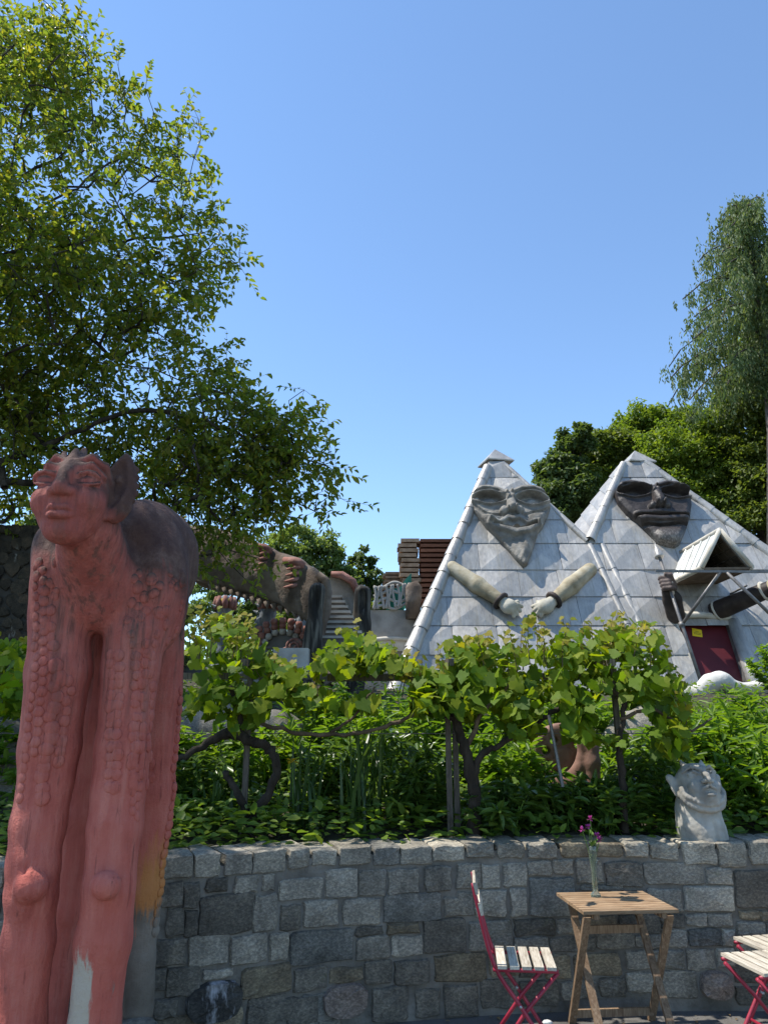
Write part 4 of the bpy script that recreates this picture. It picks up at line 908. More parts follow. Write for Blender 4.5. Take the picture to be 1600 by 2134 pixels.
# ================================================================== stone bust on the wall
M_bust = simple('pale_cast_stone', [(.17, .155, .13), (.30, .28, .24), (.43, .41, .36)], 6, .85, .5, .012, 22, detail=7)
BC = Vector((2.17, 5.47, .955)); BS = np.float32(.93); bust = thing('stone_bust', 'pale stone head of a bearded horned faun on the wall top', 'sculpture', BC)
def s_bust(W):
    W = (W - np.array(BC, np.float32)) / BS; f = schain(W, [((0.005, .0, -.02), .185), ((0.0, .0, .08), .16), ((-.01, .01, .2), .145), ((-.01, .02, .3), .13)], .05); f = smax(f, -W[..., 2], .01)
    f = smax(f, -scap(W, (.05, -.17, -.02), (.04, -.15, .2), .012, .008), .02)
    F_ = np.array((.1, -.9, .43)); F_ /= np.linalg.norm(F_); R_ = np.array((1, .11, 0.)); R_ /= np.linalg.norm(R_); U_ = np.cross(R_, F_); U_ *= np.sign(U_[2])
    P = (W - np.array((.0, -.02, .375), np.float32)) @ np.stack([R_, U_, F_], 1).astype(np.float32); E = lambda c, r: sell(P, c, r)
    f = smin(f, E((0, .01, -.01), (.155, .165, .145)), .035); f = smin(f, E((0, -.10, .05), (.115, .085, .10)), .04)
    for s in (-1, 1):
        f = smin(f, E((s * .07, -.04, .095), (.05, .045, .045)), .02); f = smax(f, -E((s * .068, .045, .155), (.048, .026, .032)), .012); f = smin(f, E((s * .068, .036, .105), (.036, .022, .024)), .004)
        f = smin(f, schain(P, [((s * .11, .05, .10), .007), ((s * .07, .062, .135), .009), ((s * .025, .04, .13), .007)], .004), .004)
        f = smin(f, schain(P, [((s * .02, .075, .14), .011), ((s * .07, .10, .125), .013), ((s * .13, .075, .07), .010)], .008), .008)
        f = smin(f, E((s * .03, -.025, .16), (.02, .018, .02)), .008)
        f = smin(f, schain(P, [((s * .07, .13, .03), .03), ((s * .08, .185, .02), .012)], .01), .012)
        f = smin(f, schain(P, [((s * .14, .02, -.02), .028), ((s * .185, .075, -.02), .022), ((s * .165, -.05, -.02), .022)], .02), .012)
        f = smin(f, schain(P, [((s * .012, -.058, .165), .012), ((s * .045, -.068, .15), .012), ((s * .06, -.10, .125), .009)], .005), .005)
    f = smin(f, schain(P, [((0, .085, .13), .020), ((0, .02, .165), .020), ((0, -.025, .185), .024)], .02), .012)
    f = smin(f, E((0, -.118, .145), (.04, .012, .022)), .005); f = smax(f, -E((0, -.09, .165), (.032, .013, .03)), .005)
    for k in range(19):
        a = R(8 - 196 * k / 18); p = (math.cos(a) * .15, -.05 + math.sin(a) * .115, .045 + .045 * math.sin(-a)); f = smin(f, E(p, (.024, .022, .024)), .006); q = (math.cos(a) * .155, -.065 + math.sin(a) * .13, .02 + .045 * math.sin(-a)); f = smin(f, E(q, (.026, .024, .026)), .008)
    return (f + .004 * vnoise(W, 26.) + .003 * vnoise(W, 60.)) * BS
sdf_part('head', np.array(BC) + (-.25, -.26, -.02), np.array(BC) + (.26, .22, .64), .0072, s_bust, M_bust, bust)
# ================================================================== snail sculpture in the bed
M_terra = simple('reddish_brown_concrete', [(.14, .075, .055), (.22, .125, .095), (.30, .19, .15)], 5, .9, .5, .012, 20)
SN = at(1190, 1640, 7.0); snail = thing('snail_sculpture', 'reddish brown snail sculpture with pierced shell among the plants', 'sculpture', (SN.x, 7.0, SN.z - .1))
def s_shell(P):
    q = P - np.array((at(1172, 1578, 7.08)), np.float32); r = np.hypot(q[..., 0], q[..., 2]); th = np.arctan2(q[..., 2], q[..., 0])
    f = smax(r - .30, np.abs(q[..., 1]) - .07, .05)
    for k in range(9):
        a = k * .698; c = (math.cos(a) * .2, 0, math.sin(a) * .2); f = smax(f, -scap(q, (c[0] * .85, -.3, c[2] * .85), (c[0] * .85, .3, c[2] * .85), .035), .02)
    return smax(f, -(np.abs(r - .10) - .012 + np.abs(q[..., 1] + .08) * .6), .02)
c = at(1172, 1578, 7.08); sdf_part('shell', np.array(c) - (.36, .15, .36), np.array(c) + (.36, .15, .36), .013, s_shell, M_terra, snail)
A7 = lambda x, y, Y=6.98: tuple(at(x, y, Y))
sdf_part('body', np.array(A7(1120, 1660)) - (.1, .2, .2), np.array(A7(1250, 1500)) + (.12, .2, .12), .013, lambda P: smin(smin(
    schain(P, [(A7(1135, 1640), .085), (A7(1185, 1632), .08), (A7(1206, 1600), .05), (A7(1214, 1560), .042), (A7(1206, 1528), .04)], .03),
    schain(P, [(A7(1232, 1640), .085), (A7(1230, 1590), .08), (A7(1230, 1562), .07)], .04), .02),
    smin(schain(P, [(A7(1225, 1558), .03), (A7(1224, 1536), .026), (A7(1224, 1530), .034)], .01), schain(P, [(A7(1241, 1560), .026), (A7(1244, 1542), .022)], .01), .01), .02) + .004 * vnoise(P, 15.), M_terra, snail)
# ================================================================== foliage tools
def nrm(A): return A / (np.linalg.norm(A, axis=-1, keepdims=True) + 1e-9)
def leaves(B, D, N, L, W, fold=.25, droop=.15):
    """one folded 6-point leaf for each base point B, direction D, face normal N"""
    D = nrm(D); S = nrm(np.cross(D, N)); U = nrm(np.cross(S, D)); L = np.asarray(L)[:, None] * np.ones((len(B), 1)); W = np.asarray(W)[:, None] * np.ones((len(B), 1))
    up = U * (W * fold)
    V = np.stack([B, B + D * L * .33 + S * W * .5 + up, B + D * L * .72 + S * W * .38 + up - U * L * droop * .5, B + D * L - U * L * droop, B + D * L * .72 - S * W * .38 + up - U * L * droop * .5, B + D * L * .33 - S * W * .5 + up], 1)
    n = len(B); i = np.arange(n)[:, None] * 6
    F = np.concatenate([i + np.array([[0, 1, 2, 3]]), i + np.array([[0, 3, 4, 5]])], 0)
    return V.reshape(-1, 3), F
def rdir(n, rng): return nrm(rng.normal(size=(n, 3)))
def frusta(A, B, ra, rb, k=5):
    """cone pieces between point arrays"""
    d = nrm(B - A); u = np.cross(d, np.array([.31, .17, .93])); u = nrm(u); w = np.cross(d, u); V = []
    for P, r in ((A, ra), (B, rb)):
        for j in range(k):
            a = 2 * math.pi * j / k; V.append(P + (u * math.cos(a) + w * math.sin(a)) * r[:, None])
    V = np.stack(V, 1); n = len(A); i = np.arange(n)[:, None] * 2 * k
    F = np.concatenate([i + np.array([[j, (j + 1) % k, k + (j + 1) % k, k + j]]) for j in range(k)], 0)
    return V.reshape(-1, 3), F
def grow(limbs, targets, rng, step=.28, r0=.0058, p=.5):
    """greedy branching: every target joins the nearest part of the skeleton; pipe-model radii"""
    P = []; par = []
    for L in limbs:
        pts = [np.array(q, float) for q in smooth_path(L, 5)]
        if P:
            d = np.linalg.norm(np.array(P) - pts[0], axis=1); prev = int(d.argmin())
        else: prev = -1
        for q in pts:
            P.append(q + rng.normal(size=3) * .015); par.append(prev); prev = len(P) - 1
    root = P[0]; order = np.argsort(np.linalg.norm(targets - root, axis=1)); A = np.zeros((200000, 3)); A[:len(P)] = P; n = len(P); par = par + [0] * (200000 - n)
    tips = []
    for ti in order:
        t = targets[ti]; d = np.linalg.norm(A[:n] - t, axis=1); j = int(d.argmin()); D = d[j]; m = max(1, int(D / step)); prev = j; a = A[j].copy()
        sag = rng.normal(size=3) * .13 * D; sag[2] -= .05 * D
        for k in range(1, m + 1):
            s = k / m; A[n] = a + (t - a) * s + sag * math.sin(math.pi * s) + rng.normal(size=3) * .02 * (k < m); par[n] = prev; prev = n; n += 1
        tips.append((prev, A[prev] - A[par[prev]]))
    cnt = np.zeros(n); ch = np.zeros(n, int)
    for i in range(n): 
        if par[i] >= 0: ch[par[i]] += 1
    for i in range(n - 1, -1, -1):
        if ch[i] == 0: cnt[i] += 1
        if par[i] >= 0: cnt[par[i]] += cnt[i]
    r = r0 * cnt ** p; par = np.array(par[:n]); m = par >= 0
    V, F = frusta(A[:n][par[m]], A[:n][m], np.minimum(r[par[m]], r[m] * 1.35), r[m], 6)
    return V, F, np.array([A[i] for i, _ in tips]), np.array([d for _, d in tips])
def join(parts):
    V = []; F = []; n = 0
    for v, f in parts: V.append(v); F.append(f + n); n += len(v)
    return np.concatenate(V), np.concatenate(F)
def blob_pts(blobs, n, rng, shell=.5):
    w = np.array([b[3] * b[4] * b[5] for b in blobs]) ** .8; k = rng.choice(len(blobs), n, p=w / w.sum()); C = np.array([b[:3] for b in blobs])[k]; Rr = np.array([b[3:6] for b in blobs])[k]
    r = (shell ** 3 + (1 - shell ** 3) * rng.random(n)) ** (1 / 3); return C + rdir(n, rng) * Rr * r[:, None]
M_bark = simple('dark_bark', [(.022, .018, .014), (.05, .042, .034), (.085, .072, .06)], 9, .95, .9, .03, 30, sc=(1, 1, .4))
M_leafT = leafmat('tree_leaf', [(.155, .205, .032), (.13, .185, .04), (.23, .25, .032), (.12, .17, .04), (.31, .27, .04), (.14, .195, .04)], .62, .42, tcol=(1.45, 1.5, .55, 1), spec=.4)
# ================================================================== the big tree at left
def big_tree():
    rng = np.random.default_rng(21); base = Vector((-7.6, 10.2, float(hterr(-7.6, 10.2)) - .1))
    t = thing('broadleaf_tree', 'large spreading tree with yellow-green leaves behind the red statue', 'tree', base)
    def b(px, py, Y, r, ry=None): Y += 2.1; c = at(px, py, Y); m = mpp(px, py, Y); return (c.x, c.y, c.z, r * m, (ry or r) * m * .9, r * m)
    blobs = [b(40, 130, 8.6, 135), b(180, 200, 8.4, 105), b(290, 300, 8.5, 125), b(385, 420, 8.3, 100), b(430, 515, 8.2, 95), b(370, 600, 8.3, 105), b(150, 420, 8., 200), b(110, 640, 8.2, 230), b(310, 720, 8.2, 110), b(180, 860, 8.4, 170), b(430, 860, 8., 105), b(520, 850, 8.1, 70), b(570, 930, 8., 95), b(640, 1000, 8., 72), b(430, 1000, 8.2, 115), b(540, 1050, 8., 72), b(330, 980, 8.6, 120), b(50, 960, 8.8, 150),
             b(480, 1120, 8.2, 45), b(430, 1140, 8.3, 50), b(-120, 300, 8., 260), b(-150, 700, 8.2, 280), (-4.5, 4.3, 7.2, 1.3, .8, 1.), (-6.6, 5.8, 8.3, 1.8, 1.6, 1.6), (-8.6, 10.2, 8, 2.5, 2, 2.5)]
    pf = blob_pts(blobs, 210, rng, .55); T = np.concatenate([pf[rng.integers(0, 210, 1900)] + rdir(1900, rng) * rng.random((1900, 1)) ** .5 * np.array([.75, .75, .5]), blob_pts(blobs, 450, rng, .3), blob_pts(blobs[10:16], 160, rng, .4)])
    A = lambda px, py, Y=8.2: tuple(at(px, py, Y + 2.1))
    limbs = [[tuple(base), (-7.55, 10.2, 2.6), (-7.4, 10.2, 4.2), A(-190, 640)], [(-7.4, 10.2, 4.2), A(-190, 640), A(-80, 550), A(0, 490), A(70, 440), A(160, 390), A(240, 335), A(300, 345), A(380, 400)], [A(-190, 640), A(0, 590), A(90, 610), A(170, 690), A(260, 760)], [A(-80, 550), A(60, 520), A(250, 500), A(420, 485)],
             [(-7.4, 10.2, 4.2), A(-150, 1010, 8.5), A(0, 965, 8.4), A(150, 905), A(290, 855), A(430, 880), A(540, 930), A(630, 985)], [A(0, 490), A(30, 330), A(60, 180)], [(-7.4, 10.2, 4.2), (-7., 8., 6.), (-5.5, 5.5, 7.)], [(-7.4, 10.2, 4.2), (-7.4, 8.4, 7.), (-6.8, 6.4, 8)]]
    V, F, tip, td = grow(limbs, T, rng)
    br = mk('branches', V, F, M_bark, t, True); br['kind'] = 'stuff'
    tr = smooth_path([tuple(base) + (.34,), (-7.57, 10.2, 2.6, .28), (-7.4, 10.2, 4.25, .22)], 5); V, F = tube([q[:3] for q in tr], [q[3] for q in tr], 12); mk('trunk', V, F, M_bark, t, True)
    # twigs with alternate leaves
    VV = []; tw = []; n = len(tip); td = nrm(td)
    for k in range(3):
        d = nrm(td * .5 + rdir(n, rng) * .9 + np.array([0, 0, -.12])); L = rng.uniform(.28, .62, n); e = tip + d * L[:, None]; tw.append(frusta(tip, e, np.full(n, .0035), np.full(n, .0015), 3))
        nl = 9
        for j in range(nl):
            s = .25 + .75 * j / (nl - 1); s = s + rng.uniform(-.05, .05, n); B = tip + d * (L * s)[:, None]
            side = np.cross(d, rdir(n, rng)); D = nrm(d * .55 + nrm(side) * .8 + np.array([0, 0, -.25])); N = nrm(np.array([0, 0, 1.]) + rdir(n, rng) * .75); l = rng.uniform(.08, .135, n)
            VV.append(leaves(B, D, N, l, l * rng.uniform(.42, .55, n)))
    V, F = join(tw); mk('twigs', V, F, M_bark, t)['kind'] = 'stuff'
    V, F = join(VV); mk('crown', V, F, M_leafT, t)['kind'] = 'stuff'
big_tree()
# ================================================================== trees in the background
def far_tree(name, label, base, blobs, mat, rng, puffs=70, per=70, leaf=.2, flat=.55, trunk_r=.2, group=None, up=.9, psz=.3):
    t = thing(name, label, 'tree', base, group); per = int(per * 1.5); C = np.array([b[:3] for b in blobs]); Rr = np.array([b[3:6] for b in blobs]); area = (Rr[:, 0] * Rr[:, 2]); np_ = np.maximum(6, (puffs * area / area.sum()).astype(int)); parts = []
    base = np.array(base, float); top = C[:, :].mean(0); V, F = tube([Vector(base), Vector(base * .5 + top * .5 + np.array([.2, 0, 0])), Vector(top)], [trunk_r, trunk_r * .7, trunk_r * .3], 8); mk('trunk', V, F, M_bark, t, True)
    ls = [(Vector(base * .4 + top * .6), Vector(c)) for c in C]; a = np.array([l[0] for l in ls]); b_ = np.array([l[1] for l in ls]); 
    for q in range(len(a)):
        V, F = frusta(a[q:q + 1], b_[q:q + 1], np.array([trunk_r * .4]), np.array([trunk_r * .12]), 5); mk('branch', V, F, M_bark, t)
    for c, r, n in zip(C, Rr, np_):
        d = rdir(n, rng); d[:, 2] = np.abs(d[:, 2]) * .9 - .25; pc = c + nrm(d) * r * rng.uniform(.55, 1.0, (n, 1)); ps = rng.uniform(.6, 1.2, n) * psz * r.mean()
        q = np.repeat(pc, per, 0); s = np.repeat(ps, per)[:, None]; o = rdir(n * per, rng) * rng.random((n * per, 1)) ** .4; o[:, 2] *= flat; B = q + o * s
        N = nrm(np.array([0, 0, up]) + o * .5 + rdir(len(B), rng) * .55); D = nrm(rdir(len(B), rng) + o * .8 + np.array([0, 0, -.25])); l = rng.uniform(.6, 1.25, len(B)) * leaf * .68
        parts.append(leaves(B, D, N, l, l * .6, .15, .2))
    V, F = join(parts); mk('crown', V, F, mat, t)['kind'] = 'stuff'
    return t
M_beech = leafmat('beech_leaf', [(.11, .155, .032), (.14, .185, .036), (.09, .13, .034), (.165, .195, .038)], .5, .5, spec=.3)
M_beech2 = leafmat('bright_beech_leaf', [(.15, .215, .028), (.12, .185, .028), (.20, .25, .035)], .5, .5, spec=.3)
M_lime = leafmat('robinia_leaf', [(.15, .21, .07), (.19, .25, .085), (.125, .18, .065)], .5, .5)
M_ash = leafmat('dark_ash_leaf', [(.085, .13, .045), (.11, .155, .05), (.07, .11, .04)], .42, .5)
def background_trees():
    rng = np.random.default_rng(5)
    def b(px, py, Y, r, rz=None, ry=None): c = at(px, py, Y); m = mpp(px, py, Y); return (c.x, c.y, c.z, r * m, (ry or r) * m, (rz or r) * m)
    def bs(px, Y): p = at(px, 1300, Y); return (p.x, p.y, float(hterr(p.x, p.y)) - .2)
    G = 'woodland trees on the slope behind the pyramids'
    far_tree('woodland_tree', 'dark bluish leafy tree left of the wooded slope, behind the left peak', bs(1170, 27), [b(1165, 985, 27, 50), b(1195, 930, 27, 42), b(1180, 1040, 27, 70), b(1215, 900, 27, 22), b(1150, 1080, 27, 60)], M_ash, rng, 260, 60, .24, group=G)
    far_tree('woodland_tree', 'dense grey-green beech between the two metal peaks', bs(1260, 29), [b(1250, 960, 29, 70), b(1220, 1030, 29, 80), b(1290, 950, 29, 60), b(1190, 1100, 29, 70)], M_beech, rng, 320, 70, .24, group=G)
    far_tree('woodland_tree', 'rounded green tree top rising behind the right peak', bs(1350, 33), [b(1335, 895, 33, 55), b(1390, 900, 33, 55), b(1440, 895, 33, 50), b(1300, 920, 33, 45)], M_beech2, rng, 240, 60, .26, group=G)
    far_tree('woodland_tree', 'broad sunlit beech right of the right metal peak', bs(1450, 26), [b(1420, 960, 26, 90), b(1490, 990, 26, 90), b(1400, 1040, 26, 80), b(1470, 1060, 26, 90)], M_beech2, rng, 420, 75, .2, group=G)
    far_tree('woodland_tree', 'darker beech at right edge below the larch', bs(1560, 25), [b(1570, 900, 25, 85), b(1540, 990, 25, 80), b(1610, 1000, 25, 110), b(1570, 1100, 25, 100), b(1630, 830, 25, 90)], M_beech, rng, 480, 75, .2, group=G)
    far_tree('woodland_tree', 'tall leafy tree behind the larch trunk at right edge', bs(1600, 30), [b(1570, 760, 30, 65), b(1620, 700, 30, 70), b(1540, 840, 30, 60), b(1640, 800, 30, 90), b(1590, 640, 30, 40), b(1500, 890, 30, 55)], M_beech2, rng, 300, 65, .24, group=G)
    far_tree('woodland_tree', 'x', bs(1720, 24), [b(1720, 900, 24, 140), b(1700, 1050, 24, 140), b(1740, 760, 24, 120)], M_beech, rng, 260, 60, .26, group=G)['label'] = 'shaded beech cut off by the right edge of the photo'
    far_tree('robinia_tree', 'light green rounded tree above the creature bridge', bs(620, 26), [b(575, 1160, 26, 48), b(620, 1130, 26, 50), b(665, 1150, 26, 50), b(640, 1190, 26, 70), b(620, 1270, 26, 90), b(700, 1260, 26, 70), b(550, 1200, 26, 50), b(695, 1185, 26, 40)], M_lime, rng, 300, 60, .2)
    far_tree('ash_tree', 'slim dark tree left of the stacked timber', bs(760, 27), [b(755, 1170, 27, 28), b(765, 1205, 27, 40), b(740, 1230, 27, 38), b(760, 1290, 27, 60), b(790, 1235, 27, 30)], M_ash, rng, 130, 55, .2)
    far_tree('lime_tree', 'lacy blue-green tree seen beneath the creature bridge', bs(470, 22), [b(440, 1260, 22, 60), b(500, 1230, 22, 50), b(480, 1310, 22, 70), b(560, 1290, 22, 60), b(450, 1380, 22, 70), b(540, 1370, 22, 70), b(420, 1190, 22, 45)], M_lime, rng, 190, 50, .17)
    far_tree('shrub_tree', 'low dark green tree behind the stair', bs(680, 20), [b(640, 1270, 20, 55), b(700, 1260, 20, 60), b(610, 1330, 20, 60), b(740, 1280, 20, 40), b(680, 1330, 20, 70), b(620, 1400, 20, 70), b(720, 1390, 20, 70)], M_beech, rng, 220, 60, .18)
    far_tree('shrub_tree', 'dark tree behind the statue at the left edge', bs(60, 17), [b(0, 1200, 17, 100), b(90, 1130, 17, 90), b(150, 1260, 17, 90), b(40, 1330, 17, 90), b(60, 1420, 17, 90), b(180, 1400, 17, 90), b(320, 1380, 17, 80), b(230, 1230, 17, 90), b(330, 1280, 17, 80)], M_ash, rng, 300, 60, .2)
    # larch with hanging twigs
    Y = 23.; base = bs(1610, Y); t = thing('larch_tree', 'tall larch with drooping grey-green twigs at upper right', 'tree', base)
    tr = [Vector(base), at(1612, 900, Y), at(1592, 700, Y), at(1570, 560, Y), at(1556, 470, Y), at(1558, 415, Y)]; V, F = tube(tr, [.3, .22, .17, .11, .06, .02], 9); mk('trunk', V, F, simple('larch_bark', [(.06, .05, .045), (.11, .095, .085), (.17, .15, .14)], 8, .95, .8, .02), t, True)
    zt = tr[-1].z; A = []; Bq = []; ST = []
    xs = np.array([v.x for v in tr])[::-1]; zs = np.array([v.z for v in tr])[::-1]
    for k in range(64):
        f = (k + .5) / 64; z = zt - f * 8.0; x = np.interp(z, zs[::-1], xs[::-1]); a = k * 2.4 + rng.uniform(-.4, .4) if k % 5 else math.pi + rng.uniform(-.7, .7); Lb = (.6 + 4.2 * min(f, .62) ** .75) * rng.uniform(.7, 1.1)
        p0 = np.array([x, Y, z]); h = np.array([math.cos(a), math.sin(a), 0]); prev = p0; m = 7
        for j in range(1, m + 1):
            s = j / m; q = p0 + h * Lb * s + np.array([0, 0, .35 * Lb * s * (1 - s) * 1.6 - .28 * Lb * s * s]) + rng.normal(size=3) * .03; A.append(prev); Bq.append(q)
            for c in range(6 + int(5 * f)): ST.append(prev + (q - prev) * rng.random() + rng.normal(size=3) * np.array([.2, .2, .05]))
            prev = q
    A = np.array(A); Bq = np.array(Bq); V, F = frusta(A, Bq, np.full(len(A), .028), np.full(len(A), .02), 4); mk('branches', V, F, M_bark, t)['kind'] = 'stuff'
    ST = np.array(ST); n = len(ST); parts = []; Ls = rng.uniform(.25, 1.0, n)
    for j in range(12):
        s = j / 12; B = ST + np.array([0, 0, -1.]) * (Ls * s)[:, None] + rng.normal(size=(n, 3)) * .035; D = nrm(np.array([0, 0, -1.]) + rdir(n, rng) * .55); l = rng.uniform(.10, .2, n); parts.append(leaves(B, D, rdir(n, rng), l, l * .32, .1, .05))
    V, F = join(parts); mk('crown', V, F, leafmat('larch_needles', [(.11, .165, .07), (.14, .19, .08), (.15, .18, .07), (.09, .14, .065)], .45, .6), t)['kind'] = 'stuff'
background_trees()
# ================================================================== creature bridge, stair, columns, timber stack
M_conc = simple('brown_grey_concrete', [(.075, .055, .042), (.135, .105, .083), (.21, .175, .145)], 3, .92, .7, .03, 14, detail=7)
M_clay = simple('faded_red_clay', [(.17, .075, .058), (.27, .13, .105), (.34, .20, .17)], 6, .9, .5, .015, 24, rnd=.15)
M_black = simple('charred_carved_wood', [(.008, .007, .006), (.02, .018, .015), (.14, .13, .11)], 3, .75, .7, .03, 12, sc=(4, 4, .5), detail=7)
M_grey = simple('pale_grey_plaster', [(.22, .205, .185), (.33, .315, .285), (.42, .40, .37)], 2.5, .92, .4, .02, 12)
M_step = simple('dark_worn_step', [(.06, .055, .05), (.11, .10, .092), (.17, .155, .14)], 5, .9, .5, .01, 20)
M_bluegrey = simple('blue_grey_column', [(.10, .115, .13), (.19, .21, .225), (.30, .32, .33)], 7, .9, .8, .03, 18, sc=(1, 1, .5), detail=7)
A_ = lambda x, y, Y: Vector(at(x, y, Y))
M_littan = simple('lit_tan_concrete', [(.17, .14, .11), (.26, .225, .185), (.34, .30, .26)], 3, .92, .7, .03, 14, detail=7)  # tan concrete, lightened so the far parapet's shaded face looks sunlit
def build_bridge():
    b = thing('creature_bridge', 'brown concrete creature-shaped bridge with clawed parapet and dark stairs', 'bridge', at(560, 1400, 12.6))
    # near parapet: the creature's flank, a thick slab swelling like a body; descends to the right
    top = [(385, 1098), (440, 1098), (500, 1118), (560, 1146), (620, 1172), (650, 1190), (664, 1206), (670, 1226)]
    low = [(385, 1200), (430, 1212), (500, 1232), (560, 1250), (610, 1266), (640, 1280), (656, 1292), (664, 1300)]
    def flank(P):
        pass
    def Yn(x): return 13.2 - (x - 385) / 305 * 1.4
    pts = []
    for (x0, y0), (x1, y1) in zip(top, low):
        Y = Yn(x0); p, q = A_(x0, y0, Y), A_(x1, y1, Y); pts.append((p, q))
    lo = np.min([np.minimum(p, q) for p, q in pts], 0) - .5; hi = np.max([np.maximum(p, q) for p, q in pts], 0) + .5
    def fl(P):
        f = None
        for (p, q), (p2, q2) in zip(pts[:-1], pts[1:]):
            for s in (.0, .25, .5, .75, 1.):
                a = p.lerp(q, .12 + .76 * s); c = p2.lerp(q2, .12 + .76 * s); r = .15 + .06 * math.sin(math.pi * s); e = scap(P, tuple(a), tuple(c), r * .85); f = e if f is None else smin(f, e, .12)
        return f + .03 * vnoise(P, 2.5) + .012 * vnoise(P, 7.)
    sdf_part('flank', lo, hi, .045, fl, M_conc, b)
    V, F = tube([A_(664, 1198, 11.75), A_(678, 1210, 11.7), A_(683, 1235, 11.7), A_(676, 1280, 11.72), A_(666, 1345, 11.75), A_(655, 1400, 11.8)], [.06, .075, .075, .07, .06, .06], 10); mk('handrail_end', V, F, M_conc, b, True)
    # far parapet
    po = [(688, 1200), (700, 1196), (722, 1202), (738, 1214), (747, 1235), (748, 1330), (740, 1420), (690, 1420), (684, 1300)]
    mb = MB().prism([A_(x, y, 13.4) for x, y in po], (0, .25, 0)); mb.mk('parapet', M_littan, b)
    V, F = tube([A_(690, 1196, 13.35), A_(712, 1198, 13.35), A_(735, 1212, 13.35), A_(746, 1238, 13.35)], [.05, .07, .07, .06], 8); mk('parapet_lip', V, F, M_clay, b, True)
    # deck, stairs
    for i in range(9):
        y = 1246 + i * 10.5; Y = 13.1 - i * .17; p = A_(676 + i * .5, y, Y); q = A_(684 + i * 5.2, y, Y)
        st_ = MB().box(((p.x + q.x) / 2, Y + .02, p.z - .12), (q.x - p.x + .5, .32, .2)).mk('step', M_step, b); MB().box(((p.x + q.x) / 2, Y, p.z), (q.x - p.x + .52, .36, .04)).mk('tread', M_grey, st_)  # pale tread slabs put sunlight on the step tops into the colour
    p = A_(400, 1180, 14.2); q = A_(690, 1255, 13.5)
    MB().prism([p, q, q - Vector((0, 0, .25)), p - Vector((0, 0, .25))], (0, .9, .0)).mk('deck', M_conc, b)
    mk('stair_flank', *[(lambda m: m.V)(MB().prism([A_(676, 1300, 12.9), A_(690, 1420, 12.4), A_(676, 1430, 12.4), A_(662, 1330, 12.9)], (0, .3, 0))), MB().prism([A_(676, 1300, 12.9), A_(690, 1420, 12.4), A_(676, 1430, 12.4), A_(662, 1330, 12.9)], (0, .3, 0)).F], M_conc, b)
    # clawed hands gripping the flank: back of hand on the crest, four fingers down the side
    for hx, hy, sc in ((545, 1148, 1.0), (612, 1178, 1.15)):
        Y = Yn(hx) - .24; c = A_(hx + 10, hy, Y)
        V, F = tube([A_(hx - 20, hy - 12, Y + .12), A_(hx + 6, hy - 6, Y - .02), A_(hx + 22, hy + 2, Y)], [.04 * sc, .075 * sc, .05 * sc], 10); hand = mk('claw', V, F, M_clay, b, True)
        for k in range(4):
            x0 = hx + 20 - 2 * k; y0 = hy + 2 + 11 * sc * k; d = 30 * sc
            V, F = tube([A_(x0, y0, Y), A_(x0 - d * .5, y0 + 3, Y - .07), A_(x0 - d, y0 + 6, Y + .0)], [.032, .034, .014], 8); mk('finger', V, F, M_clay, hand, True)
    # row of teeth under the belly
    for k in range(15):
        x = 440 + k * 14.5; y = 1216 + k * 4.8; Y = Yn(x) - .1; p = A_(x, y, Y); V, F = tube([p, p + Vector((.02, -.03, -.13))], [.06, .008], 7); mk('tooth', V, F, M_conc, b, True)
    # the tail end going back at left
    V, F = tube(smooth_path([A_(300, 1130, 13.8), A_(385, 1140, 13.3), A_(430, 1150, 13.1)], 4), [.35] * 9, 12); mk('tail', V, F, M_conc, b, True)
build_bridge()
def newel(lab, x, y0, y1, Y, w):
    t = A_(x, y0, Y); z0 = float(hterr(t.x, Y)) - .2; q = t.copy(); q.z = min(z0, A_(x, y1, Y).z); w *= mpp(x, y0, Y)
    o = thing('carved_post', lab, 'post', (t.x, Y, q.z), 'charred posts flanking the stairs')
    def f(P):
        k = P.copy(); k[..., 1] = (P[..., 1] - Y) * 1.0 + Y
        c = smin(scap(k, (t.x, Y, t.z - w), (t.x - .03, Y, t.z - 1.0), w, w * .95), scap(k, (t.x - .03, Y, t.z - .7), (t.x - .2, Y, q.z), w * .95, w * 1.25), .1)
        c = smax(c, -sell(k, (t.x, Y - w * 1.05, t.z - .3), (w * .35, w * .5, .22)), .03)
        return c + .02 * vnoise(P * np.array([6, 6, 1.3]), 1.) + .012 * vnoise(P * np.array([14, 14, 2.]), 1.)
    sdf_part('shaft', (t.x - w - .3, Y - w - .1, q.z), (t.x + w + .2, Y + w + .1, t.z + .1), .03, f, M_black, o)
newel('charred black carved post at the left foot of the stairs', 661, 1214, 1420, 11.3, 16); newel('charred black carved post right of the stairs', 757, 1218, 1400, 12.9, 19)
